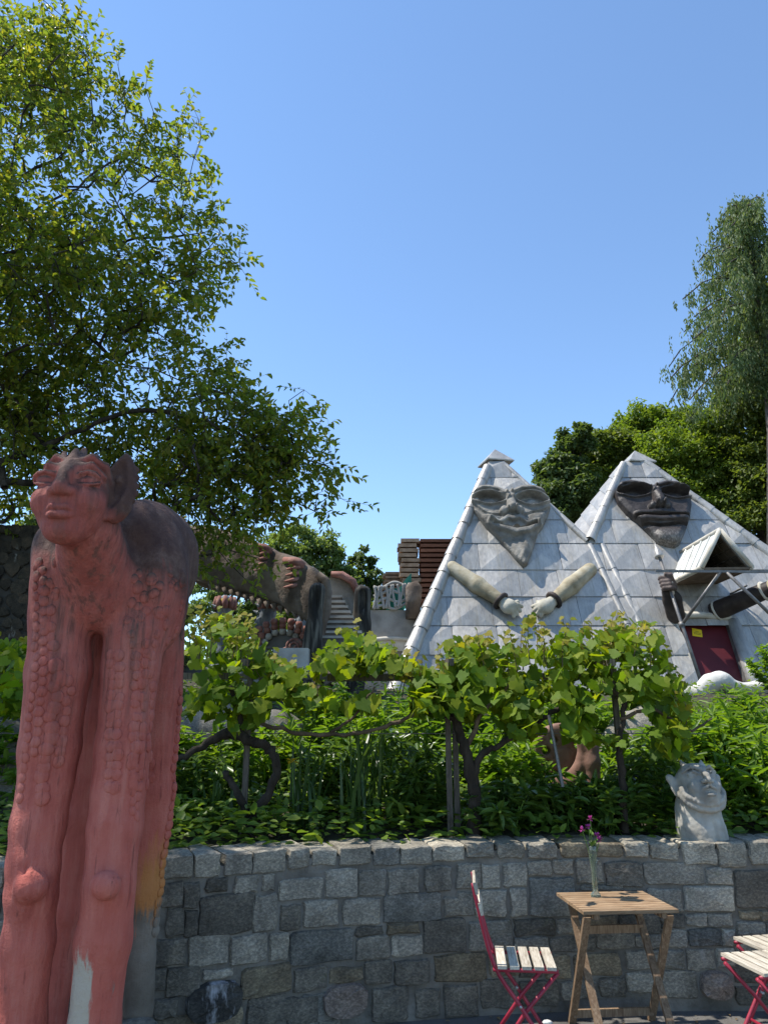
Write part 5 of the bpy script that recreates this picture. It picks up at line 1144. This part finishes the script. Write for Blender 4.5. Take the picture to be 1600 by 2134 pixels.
def crown_column(lab, px, ytop, ybot, lean, w, Y):
    a = A_(px, ytop, Y); c = A_(px - lean, ybot, Y); r = w * mpp(px, ytop, Y)
    t = thing('crowned_column', lab, 'column', (c.x, Y, c.z), 'blue-grey columns with red crowns')
    sdf_part('shaft', np.minimum(a, c) - r * 2.2, np.maximum(a, c) + r * 2.2, .035, lambda P: scap(P, tuple(a), tuple(c), r * .9, r * 1.5) + .04 * vnoise(P, 5.) + .02 * vnoise(P * np.array([3, 3, 1.]), 5.), M_bluegrey, t)
    M_y = bpy.data.materials.get('yellow_glaze') or simple('yellow_glaze', [(.4, .3, .05), (.5, .4, .1)], 5)
    V, F = tube([a - Vector((0, 0, .12)), a + Vector((0, 0, .06))], [r * 1.02, r * 1.2], 14); mk('crown_band', V, F, M_y, t, True)
    for k in range(9):
        th = 2 * math.pi * k / 9; p = a + Vector((math.cos(th) * r * 1.1, math.sin(th) * r * 1.1, -.02)); V, F = tube([p - Vector((0, 0, .12)), p, p + Vector((0, 0, .14))], [.06, .07, .035], 7); mk('crown_point', V, F, M_clay, t, True)
    d = (c - a)
    for k in range(9):
        p = a.lerp(c, .06 + .1 * k) - Vector((r * (1.0 + .04 * k), .1, 0)); V, F = tube([p, p + Vector((-.1, 0, .05))], [.05, .005], 6); mk('spine', V, F, M_bluegrey, t)
crown_column('blue-grey spiny column with red crown nearest the statue', 282, 1252, 1420, 12, 14, 11.5) if False else None
crown_column('leaning blue-grey column with red crown at left of the arch', 562, 1256, 1400, 36, 17, 15.0); crown_column('blue-grey spiny column with red crown left of centre behind vine', 470, 1256, 1420, 8, 17, 15.5); crown_column('blue-grey column with red crown half behind the charred post', 640, 1272, 1420, 40, 16, 15.2)
# arch of red stones and spiral ornaments under the bridge
def arch():
    Y = 12.8; c = A_(588, 1345, Y); t = thing('red_stone_arch', 'low arch of rounded reddish stones under the bridge', 'arch', c); rng = random.Random(2)
    for ring, (r, n) in enumerate(((.30, 7), (.41, 9), (.52, 11))):
        for k in range(n):
            a = math.pi * (k + .5) / n; p = c + Vector((math.cos(a) * r, -.02 * ring, math.sin(a) * r * .8)); s = .062
            V, F = lathe([(.001, -.6), (.75, -.5), (1, 0), (.75, .5), (.001, .6)], 8); mk('stone', [p + Vector((x * s * 1.05, y * s * 1.2, z * s * 1.6)) for x, y, z in V], F, M_clay if ring else M_grey, t, True)
    MB().box(c + Vector((0, .15, .1)), (.62, .2, .3)).mk('core', M_dark, t)
    for sx in (-1, 1): MB().box(c + Vector((sx * .4, .1, -.35)), (.16, .2, .8)).mk('pier', M_bluegrey, t)
    for (px, py, r, lab) in ((612, 1348, .14, 'large red spiral ornament beside the charred post'), (597, 1362, .10, 'small red spiral ornament beside the larger spiral')):
        Y2 = 12.2; c2 = A_(px, py, Y2); o = thing('spiral_ornament', lab, 'ornament', c2 - Vector((0, 0, r)), 'red spiral ornaments')
        pts = [c2 + Vector((math.cos(a) * r * (1 - a / 15), -.03 * a / 12, math.sin(a) * r * (1 - a / 15))) for a in np.linspace(0, 13, 50)]; V, F = tube(pts, .022, 7); mk('coil', V, F, M_clay, o, True)
        for k in range(10):
            a = k * .628; V, F = tube([c2 + Vector((math.cos(a) * r * .3, .01, math.sin(a) * r * .3)), c2 + Vector((math.cos(a) * r * .95, .01, math.sin(a) * r * .95))], .012, 6); mk('spoke', V, F, M_clay, o)
        V, F = tube([c2 - Vector((r * .6, 0, r)), c2 - Vector((-r * .6, 0, r))], .05, 8); mk('foot', V, F, M_clay, o, True)
arch()
# planter slab in front of it
def planter():
    Y = 8.6; a, q = A_(535, 1393, Y), A_(632, 1393, Y); z = a.z
    t = thing('timber_planter', 'grey weathered timber ledge in front of the stairs', 'ledge', ((a.x + q.x) / 2, Y, z - .1))
    MB().box(((a.x + q.x) / 2, Y, z - .05), (q.x - a.x, .06, .12)).mk('front_board', woodmat('grey_board', (.1, .09, .075), (.18, .165, .14), (.26, .24, .21), (1.5, 14, 14)), t)
    MB().box(((a.x + q.x) / 2, Y + .35, z + .02), (q.x - a.x, .62, .03)).mk('top_slab', M_grey, t)
    MB().box((q.x - .2, Y + .5, z + .16), (.42, .2, .22)).mk('pale_block', M_grey, t)
    for x in (a.x + .05, q.x - .05): MB().box((x, Y + .3, (z + 1.2) / 2), (.09, .3, z - 1.26)).mk('leg', M_black, t)
planter()
# timber stack and railing behind
def stack(name, lab, x0, x1, y0, y1, Y, rows):
    a, q = A_(x0, y1, Y), A_(x1, y0, Y); rng = random.Random(rows); t = thing(name, lab, 'timber', ((a.x + q.x) / 2, Y, a.z - .2), 'stacked brown boards'); h = (q.z - a.z + .2) / rows; M_b = bpy.data.materials.get('brown_board') or woodmat('brown_board', (.11, .045, .025), (.19, .08, .045), (.27, .125, .075), (1.5, 14, 14), .3)
    M_e = bpy.data.materials.get('board_end') or simple('board_end', [(.2, .13, .08), (.3, .21, .14), (.38, .28, .2)], 6, .9, .4, .01, 30, rnd=.3)
    for i in range(rows):
        z = a.z - .2 + h * i; off = rng.uniform(-.04, .04); MB().box(((a.x + q.x) / 2 + .25, Y + .5, z + h * .4), (q.x - a.x - .5, 1., h * .62)).mk('board', M_b, t)
        n = 4
        for k in range(n):
            d = 1. / n; MB().box((a.x + .2 + rng.uniform(-.06, .06) + off, Y + .1 + d * k, z + h * .45), (.5, d * .8, h * .7)).mk('board_end', M_e, t)
stack('timber_stack', 'tall stack of brown boards behind the left metal pyramid', 838, 1010, 1120, 1240, 19.5, 13); stack('timber_stack', 'lower stack of reddish boards left of the tall stack', 805, 850, 1190, 1240, 20.5, 8)
def railing():
    Y = 17.; t = thing('wavy_railing', 'pale wavy lattice railing with green cloth above a grey wall', 'railing', A_(815, 1275, Y)); 
    for j, yy in enumerate((1222, 1238, 1254, 1268)):
        pts = [A_(778 + 10 * k, yy + 5 * math.sin(k * 1.1 + j) - k * .9, Y) for k in range(9)]; V, F = tube(smooth_path(pts, 3), .035, 6); mk('rail', V, F, M_grey, t, True)
    for k in range(10):
        x = 780 + 8.2 * k; pts = [A_(x + 3 * math.sin(k * 2 + i), 1222 - k * .8 + i * 12, Y - .02) for i in range(5)]; V, F = tube(smooth_path(pts, 3), .032, 6); mk('baluster', V, F, M_grey, t, True)
    V, F = tube([A_(858, 1215, 16.9), A_(862, 1225, 16.9), A_(860, 1290, 16.9)], [.14, .2, .17], 10); mk('end_post', V, F, M_conc, t, True)
    rng = random.Random(1); V = [A_(805 + 13 * i, (1208 if i > 2 else 1226) + 12 * j - (14 if (i == 4 and j == 0) else 0), 17.25 + rng.uniform(-.06, .06)) for j in range(6) for i in range(5)]
    mk('green_cloth', V, [(j * 5 + i, j * 5 + i + 1, j * 5 + i + 6, j * 5 + i + 5) for j in range(5) for i in range(4)], simple('green_cloth', [(.012, .10, .075), (.02, .15, .11), (.03, .19, .14)], 2, .8, .3, .02, 8), t, True)
    w = thing('garden_wall', 'plain grey plaster wall below the wavy railing', 'wall', A_(820, 1350, 17.1)); p, q = A_(770, 1272, 17.1), A_(890, 1272, 17.1)
    MB().box(((p.x + q.x) / 2, 17.2, (p.z + 1.9) / 2), (q.x - p.x + .6, .3, p.z - 1.9)).mk('masonry', M_grey, w); p2 = A_(815, 1330, 16.6)
    pts = [Vector((p2.x + .95 * math.cos(a), 16.95, p2.z - .25 + .28 * math.sin(a))) for a in np.linspace(0, math.pi, 12)]; V, F = tube(pts, .05, 8); mk('arched_moulding', V, F, M_cream, w, True)
    MB().prism(pts, (0, .08, 0)).mk('arched_panel', M_cream, w)
railing()
# white concrete rim by the door, rocks and ledge stones
M_white = simple('whitewashed_concrete', [(.42, .39, .34), (.56, .53, .47), (.66, .63, .57)], 3, .9, .5, .02, 14)
def rim():
    t = thing('concrete_rim', 'whitewashed wavy concrete rim before the red door', 'wall', A_(1480, 1520, 13.)); Y = 13.
    pts = [((1380, 1462), 16), ((1420, 1448), 15), ((1455, 1446), 16), ((1482, 1424), 18), ((1500, 1418), 17), ((1530, 1432), 14), ((1570, 1436), 14), ((1620, 1428), 16), ((1680, 1430), 18)]
    L = [(tuple(A_(x, y, Y)), r * mpp(x, y, Y)) for (x, y), r in pts]; lo = np.min([l[0] for l in L], 0) - .35; hi = np.max([l[0] for l in L], 0) + .35
    sdf_part('rim', lo, hi, .032, lambda P: schain(P, L, .06) + .03 * vnoise(P, 3.) + .012 * vnoise(P, 9.), M_white, t)
    p = [A_(1340, 1480, 13.), A_(1420, 1452, 13.), A_(1490, 1430, 13.), A_(1700, 1440, 13.), A_(1700, 1560, 13.), A_(1330, 1560, 13.)]
    MB().prism(p, (0, .4, 0)).mk('apron', M_rock, t)
rim()
def boulders():
    rng = np.random.default_rng(8); G = 'grey boulders of the garden ledge'
    spots = [(-3.3, 6.4, .75, .5, 'grey boulder at the left edge behind the red statue'), (-2.6, 7.6, .8, .55, 'pale grey boulder just right of the red statue'), (-1.6, 8.0, .7, .5, 'grey boulder behind the left vine trunk'), (3.1, 8.6, .8, .55, 'grey boulder below the concrete rim'), (-4.6, 6.9, .8, .7, 'dark boulder cut off by the left edge')]
    for x, y, r, h, lab in spots:
        z = float(hterr(x, y)); c = np.array([x, y, z + .1]); P = grid(c - (r * 1.25, r * .9, h * 1.3), c + (r * 1.25, r * .9, h * 1.4), .045)
        k = np.array([1, 1.5, 1.]); f = sell(P, tuple(c), (r, r * .6, h)) + .13 * vnoise(P + x, 2.2) + .05 * vnoise(P, 6.); V, Q = nets(f.astype(np.float32), P)
        setp(mk('boulder', V, Q, M_rock, None, True), lab, 'boulder', G)
boulders()
# mosaic stone pillar at the left edge
M_dark2 = simple('dark_render', [(.03, .027, .022), (.055, .05, .042)], 5)
def pillar():
    Y = 11.; t = thing('mosaic_pillar', 'dark stone-faced pillar half hidden at the left edge', 'pillar', A_(10, 1400, Y)); p, q = A_(-120, 1095, Y), A_(62, 1400, Y); rng = random.Random(9)
    M_pil = rockmat('dark_mosaic_stone', (.02, .018, .015), (.045, .038, .03), (.09, .065, .045)); MB().box(((p.x + q.x) / 2, Y + .5, (p.z + 1.2) / 2), (q.x - p.x, 1., p.z - 1.2)).mk('core', M_dark2, t)
    V, F = lathe([(1.1, -.3), (1.1, .05), (.95, .16), (.001, .2)], 7); V = [(a * (1 + .25 * math.sin(i * 5.1)), b * (1 + .25 * math.cos(i * 3.7)), c) for i, (a, b, c) in enumerate(V)]
    for i in range(9):
        for j in range(15):
            x = p.x + (q.x - p.x) * (i + .5 + .3 * (j % 2)) / 9.2; z = 1.6 + (p.z - 1.6) * (j + .5) / 15; s = rng.uniform(.07, .1)
            x += rng.uniform(-.05, .05); z += rng.uniform(-.05, .05); ph = rng.uniform(0, 1.5); ca, sa = math.cos(ph) * s * rng.uniform(.8, 1.5), math.sin(ph) * s; mk('stone', [Vector((x + a * ca - b * sa, Y - .02 - c * .12, z + a * sa + b * ca)) for a, b, c in V], F, M_pil, t)
pillar()
# ================================================================== trellis, vines
M_post = woodmat('grey_brown_post', (.06, .05, .04), (.12, .10, .08), (.19, .165, .135), (14, 14, 1.5))
M_vinebark = simple('dark_vine_bark', [(.016, .012, .009), (.035, .027, .02), (.06, .048, .037)], 12, .95, .9, .02, 40, sc=(1, 1, .3))
M_cane = simple('brown_cane', [(.06, .04, .025), (.10, .07, .045), (.14, .10, .065)], 12, .8, .4, .005, 40)
M_vine = leafmat('vine_leaf', [(.14, .225, .02), (.10, .185, .02), (.20, .275, .022), (.07, .13, .022), (.26, .30, .022), (.12, .20, .022)], .54, .55, tcol=(1.8, 1.65, .3, 1), spec=.18)
M_young = leafmat('young_vine_leaf', [(.24, .26, .025), (.32, .26, .04), (.2, .25, .025)], .58, .5, tcol=(1.6, 1.5, .35, 1), spec=.2)
YT = 5.75
def trellis():
    t = thing('vine_trellis', 'grey timber trellis of posts and rails carrying the grapevines', 'trellis', (0.3, YT, .9)); ZT = at(800, 1400, YT).z
    for px, d in ((513, 0), (935, 0), (950, .05), (1293, .1), (140, 0)):
        x = at(px, 1600, YT + d).x; z0 = float(hterr(x, YT + d)) - .1; MB().box((x, YT + d, (z0 + ZT + .03) / 2), (.04, .04, ZT + .03 - z0)).mk('post', M_post, t)
    for x0, x1, dy, z in ((-3.6, -1.2, .25, ZT - .02), (-.45, 1.0, .3, ZT - .03), (1.02, 2.05, .28, ZT - .02), (-3.2, 2.1, .95, ZT + .02)):
        MB().bar((x0, YT + dy - .05, z), (x1, YT + dy - .05, z), .03, .05).mk('rail', M_post, t)
    for x in (-2.4, -1.05, .5, 1.7): MB().bar((x, YT - .15, ZT + .06), (x, YT + 1.1, ZT + .14), .04, .05).mk('cross_rail', M_post, t)
    MB().tube([at(1143, 1490, YT - .2), at(1172, 1640, YT - .25)], .012, 6).mk('prop_rod', M_iron, t)
    for z in (ZT - .45,): MB().tube([(-3, YT, z), (2.4, YT, z)], .003, 5).mk('wire', M_iron, t)
trellis()
def vine_leaf_mesh(seed, cup):
    """five-lobed leaf lying in xy, stalk at the origin, tip towards +y"""
    rng = random.Random(seed); o = [(0.0, .03), (.18, -.12), (.36, -.08), (.42, .10), (.52, .24), (.46, .40), (.33, .46), (.28, .62), (.13, .78), (0, .95)]
    o = [(x * rng.uniform(.92, 1.08), y * rng.uniform(.95, 1.05)) for x, y in o]; ring = o + [(-x * rng.uniform(.95, 1.05), y) for x, y in o[-2:0:-1]]; V = [(0, .36, cup * .02)]
    for x, y in ring: r2 = x * x + (y - .36) ** 2; V.append((x, y, cup * r2 - .25 * max(0, y - .5) ** 2 + rng.uniform(-.03, .03)))
    n = len(ring); return np.array(V), [(0, 1 + i, 1 + (i + 1) % n) for i in range(n)]
YTOP = ([-60, 0, 60, 380, 430, 500, 540, 580, 640, 690, 740, 790, 840, 880, 920, 980, 1060, 1110, 1160, 1220, 1300, 1360, 1400, 1430], [1300, 1320, 1330, 1285, 1275, 1280, 1320, 1365, 1385, 1320, 1300, 1325, 1360, 1385, 1345, 1330, 1325, 1285, 1300, 1285, 1285, 1300, 1370, 1440])
YBOT = ([-60, 0, 60, 380, 430, 500, 540, 580, 640, 720, 800, 900, 1000, 1100, 1200, 1300, 1400, 1430], [1520, 1500, 1490, 1570, 1575, 1545, 1505, 1480, 1480, 1480, 1490, 1485, 1510, 1545, 1545, 1560, 1580, 1580])
def vines():
    rng = np.random.default_rng(17); A5 = lambda x, y, Y=YT: at(x, y, Y)
    specs = [('grapevine', 'twisted dark grapevine trunk forking beside the red statue', 520, [[(525, 1775, .04), (522, 1720, .04), (556, 1660, .034), (577, 1600, .032), (560, 1560, .036), (520, 1545, .04), (490, 1530, .045), (470, 1530, .04), (430, 1550, .03), (380, 1578, .025), (330, 1580, .02)], [(520, 1715, .03), (500, 1660, .026), (470, 1610, .022)], [(495, 1530, .03), (500, 1480, .02), (480, 1430, .016)], [(520, 1500, .014), (600, 1525, .015), (700, 1532, .015), (800, 1515, .014), (880, 1478, .013), (930, 1440, .012)], [(690, 1528, .012), (740, 1490, .01), (780, 1430, .008)]], (-9, -.15)),
             ('grapevine', 'thick dark grapevine trunk in the middle of the trellis', 985, [[(980, 1780, .05), (988, 1700, .045), (985, 1640, .042), (970, 1560, .04), (950, 1500, .036), (960, 1450, .03)], [(985, 1640, .03), (1000, 1580, .026), (1050, 1545, .024), (1100, 1520, .022), (1140, 1490, .018), (1200, 1460, .014)], [(950, 1500, .024), (890, 1480, .02), (850, 1495, .012)], [(970, 1560, .02), (1010, 1480, .016), (1060, 1430, .012)]], (-.15, 1.15)),
             ('grapevine', 'grapevine with long shoots at the right end of the trellis', 1290, [[(1300, 1740, .03), (1296, 1640, .026), (1290, 1540, .022), (1300, 1460, .018), (1250, 1420, .014)], [(1290, 1500, .014), (1360, 1480, .012), (1430, 1520, .01), (1480, 1500, .006)]], (1.15, 9))]
    meshes = [mesh('vine_leaf', *vine_leaf_mesh(s, c), M_vine, True) for s, c in ((1, .25), (2, -.3), (3, .1))]; raw = [vine_leaf_mesh(s, c) for s, c in ((1, .25), (2, -.3), (3, .1))]
    for name, lab, px, trunks, (xa, xb) in specs:
        b = at(px, 1750, YT - .1); v = thing(name, lab, 'vine', (b.x, YT - .1, float(hterr(b.x, YT))), 'grapevines on the trellis')
        for i, tr in enumerate(trunks):
            q = smooth_path([tuple(at(x, y, YT - .12)) + (r,) for x, y, r in tr], 6); pts = [Vector(p[:3]) + Vector(rng.normal(size=3)) * .006 for p in q]; V, F = tube(pts, [p[3] * rng.uniform(.85, 1.15) for p in q], 8); mk('trunk' if i == 0 else 'cane', V, F, M_vinebark if tr[0][2] > .02 else M_cane, v, True)
        v['_r'] = 0; del v['_r']
        # leaf places
        xs0 = max(proj((max(xa, -6), YT, 2.1))[0], -60); n = 0; L = []
        lo_px = {0: -60, 1: 745, 2: 1090}[specs.index((name, lab, px, trunks, (xa, xb)))]; hi_px = {0: 745, 1: 1090, 2: 1430}[specs.index((name, lab, px, trunks, (xa, xb)))]
        N = {0: 1200, 1: 1000, 2: 1020}[specs.index((name, lab, px, trunks, (xa, xb)))]
        while len(L) < N:
            x = rng.uniform(lo_px, hi_px)
            if 70 < x < 380 and rng.random() < .8: continue
            y0, y1 = np.interp(x, *YTOP), np.interp(x, *YBOT); s = rng.random(); y = y0 + (y1 - y0) * s
            if vnoise(np.array([x * .016, y * .022, 1.]), 1.) < (-.2 if s > .35 else -.5 if s > .12 else -.05): continue
            Y = YT + rng.normal() * .22 + rng.uniform(-.1, .5) * (s < .6); p = at(x, y, Y); young = s < .1 and rng.random() < .7
            L.append((p, rng.uniform(.065, .14) * (.62 if young else 1) * (.9 if s < .25 else 1), young))
        near = sorted(range(N), key=lambda i: L[i][0].y - L[i][1] * 4)[:260]; near = set(near); SV = []; SF = []; ns = 0; YV = []; YF = []; ny = 0
        for i, (p, sz, young) in enumerate(L):
            nn_ = Vector((rng.normal() * .75 - .15, -.45 + rng.normal() * .6, .7 + rng.normal() * .45)).normalized(); d = Vector((rng.normal() * .6, -.25, -.9 + rng.normal() * .4)); d = (d - nn_ * d.dot(nn_)).normalized(); x_ = d.cross(nn_); k = int(rng.integers(3))
            M = Matrix((x_ * sz, d * sz, nn_ * sz)).transposed().to_4x4(); M.translation = p - d * sz * .4
            if i in near and not young: inst('leaf', meshes[k], v, M)
            else:
                Vr, Fr = raw[k]; W = np.array([M @ Vector(q) for q in Vr])
                if young: YV.append(W); YF += [tuple(j + ny for j in f) for f in Fr]; ny += len(W)
                else: SV.append(W); SF += [tuple(j + ns for j in f) for f in Fr]; ns += len(W)
        mk('leaves', np.concatenate(SV), SF, M_vine, v, True)['kind'] = 'stuff'
        # shoots: thin canes above the rail with small pale leaves
        tw = MB()
        for k in range(26):
            x = rng.uniform(max(lo_px, 385), hi_px); y0 = np.interp(x, *YTOP); Y = YT + rng.uniform(-.2, .3); a = at(x, y0 + 95, Y); c = at(x + rng.uniform(-22, 22), y0 - rng.uniform(-14, 16), Y); q = smooth_path([a, (a + c) / 2 + Vector((rng.normal() * .03, 0, 0)), c], 4); tw.tube([Vector(p) for p in q], [.004 - .0025 * j / 8 for j in range(len(q))], 4)
            for j in range(3, 9):
                p = Vector(q[min(j, len(q) - 1)]); sz = rng.uniform(.035, .075); nn_ = Vector((rng.normal() * .6, -.6, .7)).normalized(); d = Vector((rng.normal(), -.2, -.4 + rng.normal() * .5)); d = (d - nn_ * d.dot(nn_)).normalized(); x_ = d.cross(nn_)
                M = Matrix((x_ * sz, d * sz, nn_ * sz)).transposed().to_4x4(); M.translation = p; Vr, Fr = raw[j % 3]; YV.append(np.array([M @ Vector(q_) for q_ in Vr])); YF += [tuple(i_ + ny for i_ in f) for f in Fr]; ny += len(Vr)
        tw.mk('shoots', M_cane, v)['kind'] = 'stuff'; mk('young_leaves', np.concatenate(YV), YF, M_young, v, True)['kind'] = 'stuff'
vines()
# ================================================================== bed plants
M_peony = leafmat('glossy_dark_leaf', [(.075, .14, .026), (.10, .17, .028), (.06, .115, .028), (.125, .195, .032)], .38, .32, spec=.5)
M_lush = leafmat('bright_lush_leaf', [(.13, .225, .026), (.10, .19, .024), (.18, .27, .03), (.085, .16, .026)], .5, .42, tcol=(1.5, 1.5, .4, 1))
M_cover = leafmat('ground_cover_leaf', [(.12, .20, .03), (.16, .245, .032), (.09, .16, .03), (.19, .26, .04)], .46, .45)
M_iris = leafmat('iris_blade', [(.05, .10, .022), (.04, .085, .02), (.07, .12, .03)], .25, .4, spec=.45)
def shrub(name, lab, px, py, Y, h, r, mat, rng, n=26, leaf=.09, wid=.34, group=None, cat='plant', per=22, spread=.9):
    p = at(px, py, Y); z = float(hterr(p.x, Y)) - .03; t = thing(name, lab, cat, (p.x, Y, z), group); b = np.array([p.x, Y, z]); st = MB(); parts = []
    for k in range(n):
        a = rng.uniform(0, 6.283); rr = r * math.sqrt(rng.random()); top = b + np.array([math.cos(a) * rr, math.sin(a) * rr, h * rng.uniform(.7, 1.05) * (1 - .35 * (rr / r) ** 2)]); foot = b + np.array([math.cos(a) * rr * .35, math.sin(a) * rr * .35, 0]); q = smooth_path([foot, foot * .45 + top * .55 + np.array([0, 0, .05]), top], 4); st.tube([Vector(v) for v in q], [.006, .006, .006, .005, .005, .004, .004, .003, .002], 4)
        s = rng.uniform(.3, 1., per); s[: per // 3] = rng.uniform(.85, 1, per // 3); B = foot + (top - foot) * s[:, None] + rng.normal(size=(per, 3)) * .012; d = rdir(per, rng); d[:, 2] *= .45; D = nrm(d * spread + (top - foot) * .25 / h); N = nrm(np.array([0, -.15, 1.]) + rdir(per, rng) * .5); l = rng.uniform(.7, 1.25, per) * leaf; parts.append(leaves(B, D, N, l, l * wid, .18, .22))
    st.mk('stems', M_stem, t)['kind'] = 'stuff'; V, F = join(parts); mk('foliage', V, F, mat, t)['kind'] = 'stuff'; return t
def bed():
    rng = np.random.default_rng(33)
    # ground cover over the whole bed and the slope behind
    n = 24000; X = rng.uniform(-5, 6.5, n); q = np.abs(rng.gamma(1.6, 1.6, n)) + .16; Yq = np.interp(X, CX, CY) + q; k = (q < 9); X, Yq, q = X[k], Yq[k], q[k]; Z = hterr(X, Yq) + rng.uniform(0, .22, len(X)) * np.clip(.35 + q, 0, 1)
    B = np.stack([X, Yq, Z], 1); D = rdir(len(B), rng); D[:, 2] = np.abs(D[:, 2]) * .3; l = rng.uniform(.05, .11, len(B)); V, F = leaves(B, D, nrm(np.array([0, -.1, 1.]) + rdir(len(B), rng) * .45), l, l * .6, .12, .15)
    setp(mk('ground_cover', V, F, M_cover), 'low leafy ground cover filling the bed above the wall', 'ground cover', None, 'stuff')
    G = 'dark glossy leafy plants in the bed'
    for (px, Y, h, r, lab) in ((1045, 5.75, .42, .3, 'dark glossy peony bush right of the middle vine trunk'), (1170, 5.85, .42, .32, 'dark glossy peony bush in front of the snail sculpture'), (1275, 5.8, .45, .3, 'dark glossy peony bush left of the stone bust'), (1350, 6.1, .55, .32, 'tall dark peony bush just left of the stone bust'), (1385, 6.6, .65, .35, 'dark peony bush behind the stone bust'), (895, 6.2, .6, .33, 'dark leafy bush left of the middle posts'), (835, 6.6, .8, .38, 'dark leafy bush right of the iris clump'), (680, 6.6, .65, .36, 'dark leafy bush behind the yellow iris'), (420, 6.3, .55, .4, 'dark leafy bush right beside the red statue'), (470, 6.8, .7, .4, 'leafy bush behind the left trellis post'), (1090, 6.7, .62, .36, 'leafy bush left of the snail sculpture')):
        shrub('peony_bush', lab, px, 1700, Y, h, r, M_peony if Y < 6.65 else M_lush, rng, 24, .115, .34, G)
    G2 = 'bright green leafy plants at the right of the bed'
    for (px, Y, h, r, lab) in ((1440, 7.4, .85, .45, 'bright green lily-leaved plant left in the sunny right bed'), (1500, 6.9, .85, .42, 'bright green lily-leaved plant behind the stone bust'), (1560, 6.6, .85, .42, 'bright green plant right of the stone bust'), (1570, 7.8, 1.0, .5, 'tall bright green plant at the back of the right bed'), (1620, 6.1, .7, .4, 'bright green plant cut off by the right edge near the wall'), (1490, 8.2, .8, .5, 'bright green plant below the concrete rim'), (1380, 7.6, .6, .4, 'bright green plant right of the last trellis post'), (1250, 7.6, .5, .38, 'bright green plant behind the snail sculpture'), (1130, 7.9, .5, .4, 'bright green plant left behind the snail'), (990, 7.7, .55, .4, 'bright green plant behind the middle vine trunk'), (760, 7.6, .9, .45, 'green leafy plant behind the iris clump'), (860, 8.2, 1.0, .5, 'green leafy plant behind the long vine cane'), (660, 8.2, .95, .5, 'green leafy plant behind the hanging cane at left'), (1050, 8.6, .9, .5, 'green leafy plant below the left metal pyramid'), (1190, 8.8, .85, .5, 'green leafy plant far behind the snail shell'), (930, 9.0, .9, .5, 'green leafy plant behind the middle posts'), (1310, 8.8, .8, .5, 'green leafy plant behind the last trellis post'), (560, 7.4, .6, .4, 'green leafy plant behind the left vine trunk')):
        shrub('lily_plant', lab, px, 1650, Y, h, r, M_lush, rng, 34, .15, .22, G2, per=24, spread=1.)
    for (px, Y, h, lab) in ((1640, 12.0, .9, 'bright shrub at the right edge beside the red door'), (20, 6.2, .7, 'leafy shrub at the left edge behind the statue'), (330, 6.6, .7, 'leafy shrub right behind the red statue'), (200, 6.5, .7, 'leafy shrub hidden between the legs of the statue')):
        shrub('leafy_shrub', lab, px, 1500 if Y > 10 else 1650, Y, h, .45, M_lush, rng, 34, .1, .45, None, per=30)
    G3 = 'iris clumps in the bed'
    for (px, Y, n, h, lab) in ((745, 5.95, 34, .95, 'tall clump of upright iris blades in mid bed'), (800, 6.1, 26, .85, 'smaller iris clump right of the tall one'), (635, 6.0, 30, .75, 'arching iris clump with yellow flower'), (450, 5.8, 16, .5, 'short iris clump right of the statue')):
        p = at(px, 1700, Y); z = float(hterr(p.x, Y)) - .02; t = thing('iris_clump', lab, 'plant', (p.x, Y, z), G3)
        for k in range(n):
            a = rng.uniform(0, 6.283); f = Vector((p.x + rng.normal() * .07, Y + rng.normal() * .07, z)); L = h * rng.uniform(.6, 1.05); o = Vector((math.cos(a), math.sin(a), 0)) * L * rng.uniform(.05, .45); s = Vector((-math.sin(a), math.cos(a), 0)) * rng.uniform(.009, .015); m = 6; V = []
            for j in range(m + 1):
                u = j / m; c = f + o * u ** 2 + Vector((0, 0, L * (u - .18 * u ** 3 * (o.length / L) * 3))); w = (1 - u ** 3) * 1.0 + .02; V += [c + s * w, c - s * w]
            mk('blade', V, [(2 * j, 2 * j + 1, 2 * j + 3, 2 * j + 2) for j in range(m)], M_iris, t)
    M_yf = leafmat('yellow_petal', [(.65, .42, .02), (.75, .5, .03)], .35, tcol=(1.2, 1.1, .4, 1))
    for px, py, Y, s, lab in ((610, 1587, 5.85, .05, 'yellow iris flower right of the left vine trunk'), (578, 1559, 5.95, .03, 'small yellow flower above the left vine trunk')):
        c = at(px, py, Y); z = float(hterr(c.x, Y)); t = thing('yellow_flower', lab, 'flower', (c.x, Y, z)); V, F = tube([(c.x + .03, Y, z), (c.x + .01, Y, (z + c.z) / 2), tuple(c)], .004, 5); mk('stem', V, F, M_stem, t)
        for k in range(6):
            a = k * 1.047; d = Vector((math.cos(a), math.sin(a), .35 if k % 2 else -.35)); q = d.cross(Vector((0, 0, 1))).normalized() * s * .42; up = Vector((0, 0, .25 * s)); mk('petal', [c, c + d * s * .6 + q + up, c + d * s * 1.1, c + d * s * .6 - q + up], [(0, 1, 2), (0, 2, 3)], M_yf, t)
bed()

# dry leaves and grit at the foot of the wall
def litter():
    rng = np.random.default_rng(3); n = 420; s = rng.uniform(4.5, CS[-1] - 3, n); o = np.abs(rng.normal(size=n)) * .5 + .02; B = np.array([tuple(wall_pt(a, b, .006)) for a, b in zip(s, o)]); B[:, 2] += rng.uniform(0, .008, n)
    D = rdir(n, rng); D[:, 2] *= .1; l = rng.uniform(.012, .04, n); V, F = leaves(B, D, nrm(np.array([0, 0, 1.]) + rdir(n, rng) * .25), l, l * .55, .15, .1)
    setp(mk('leaf_litter', V, F, leafmat('dry_leaf', [(.16, .10, .045), (.22, .15, .07), (.12, .08, .04), (.25, .2, .1)], .1)), 'dry fallen leaves scattered at the foot of the wall', 'leaves', None, 'stuff')
litter()
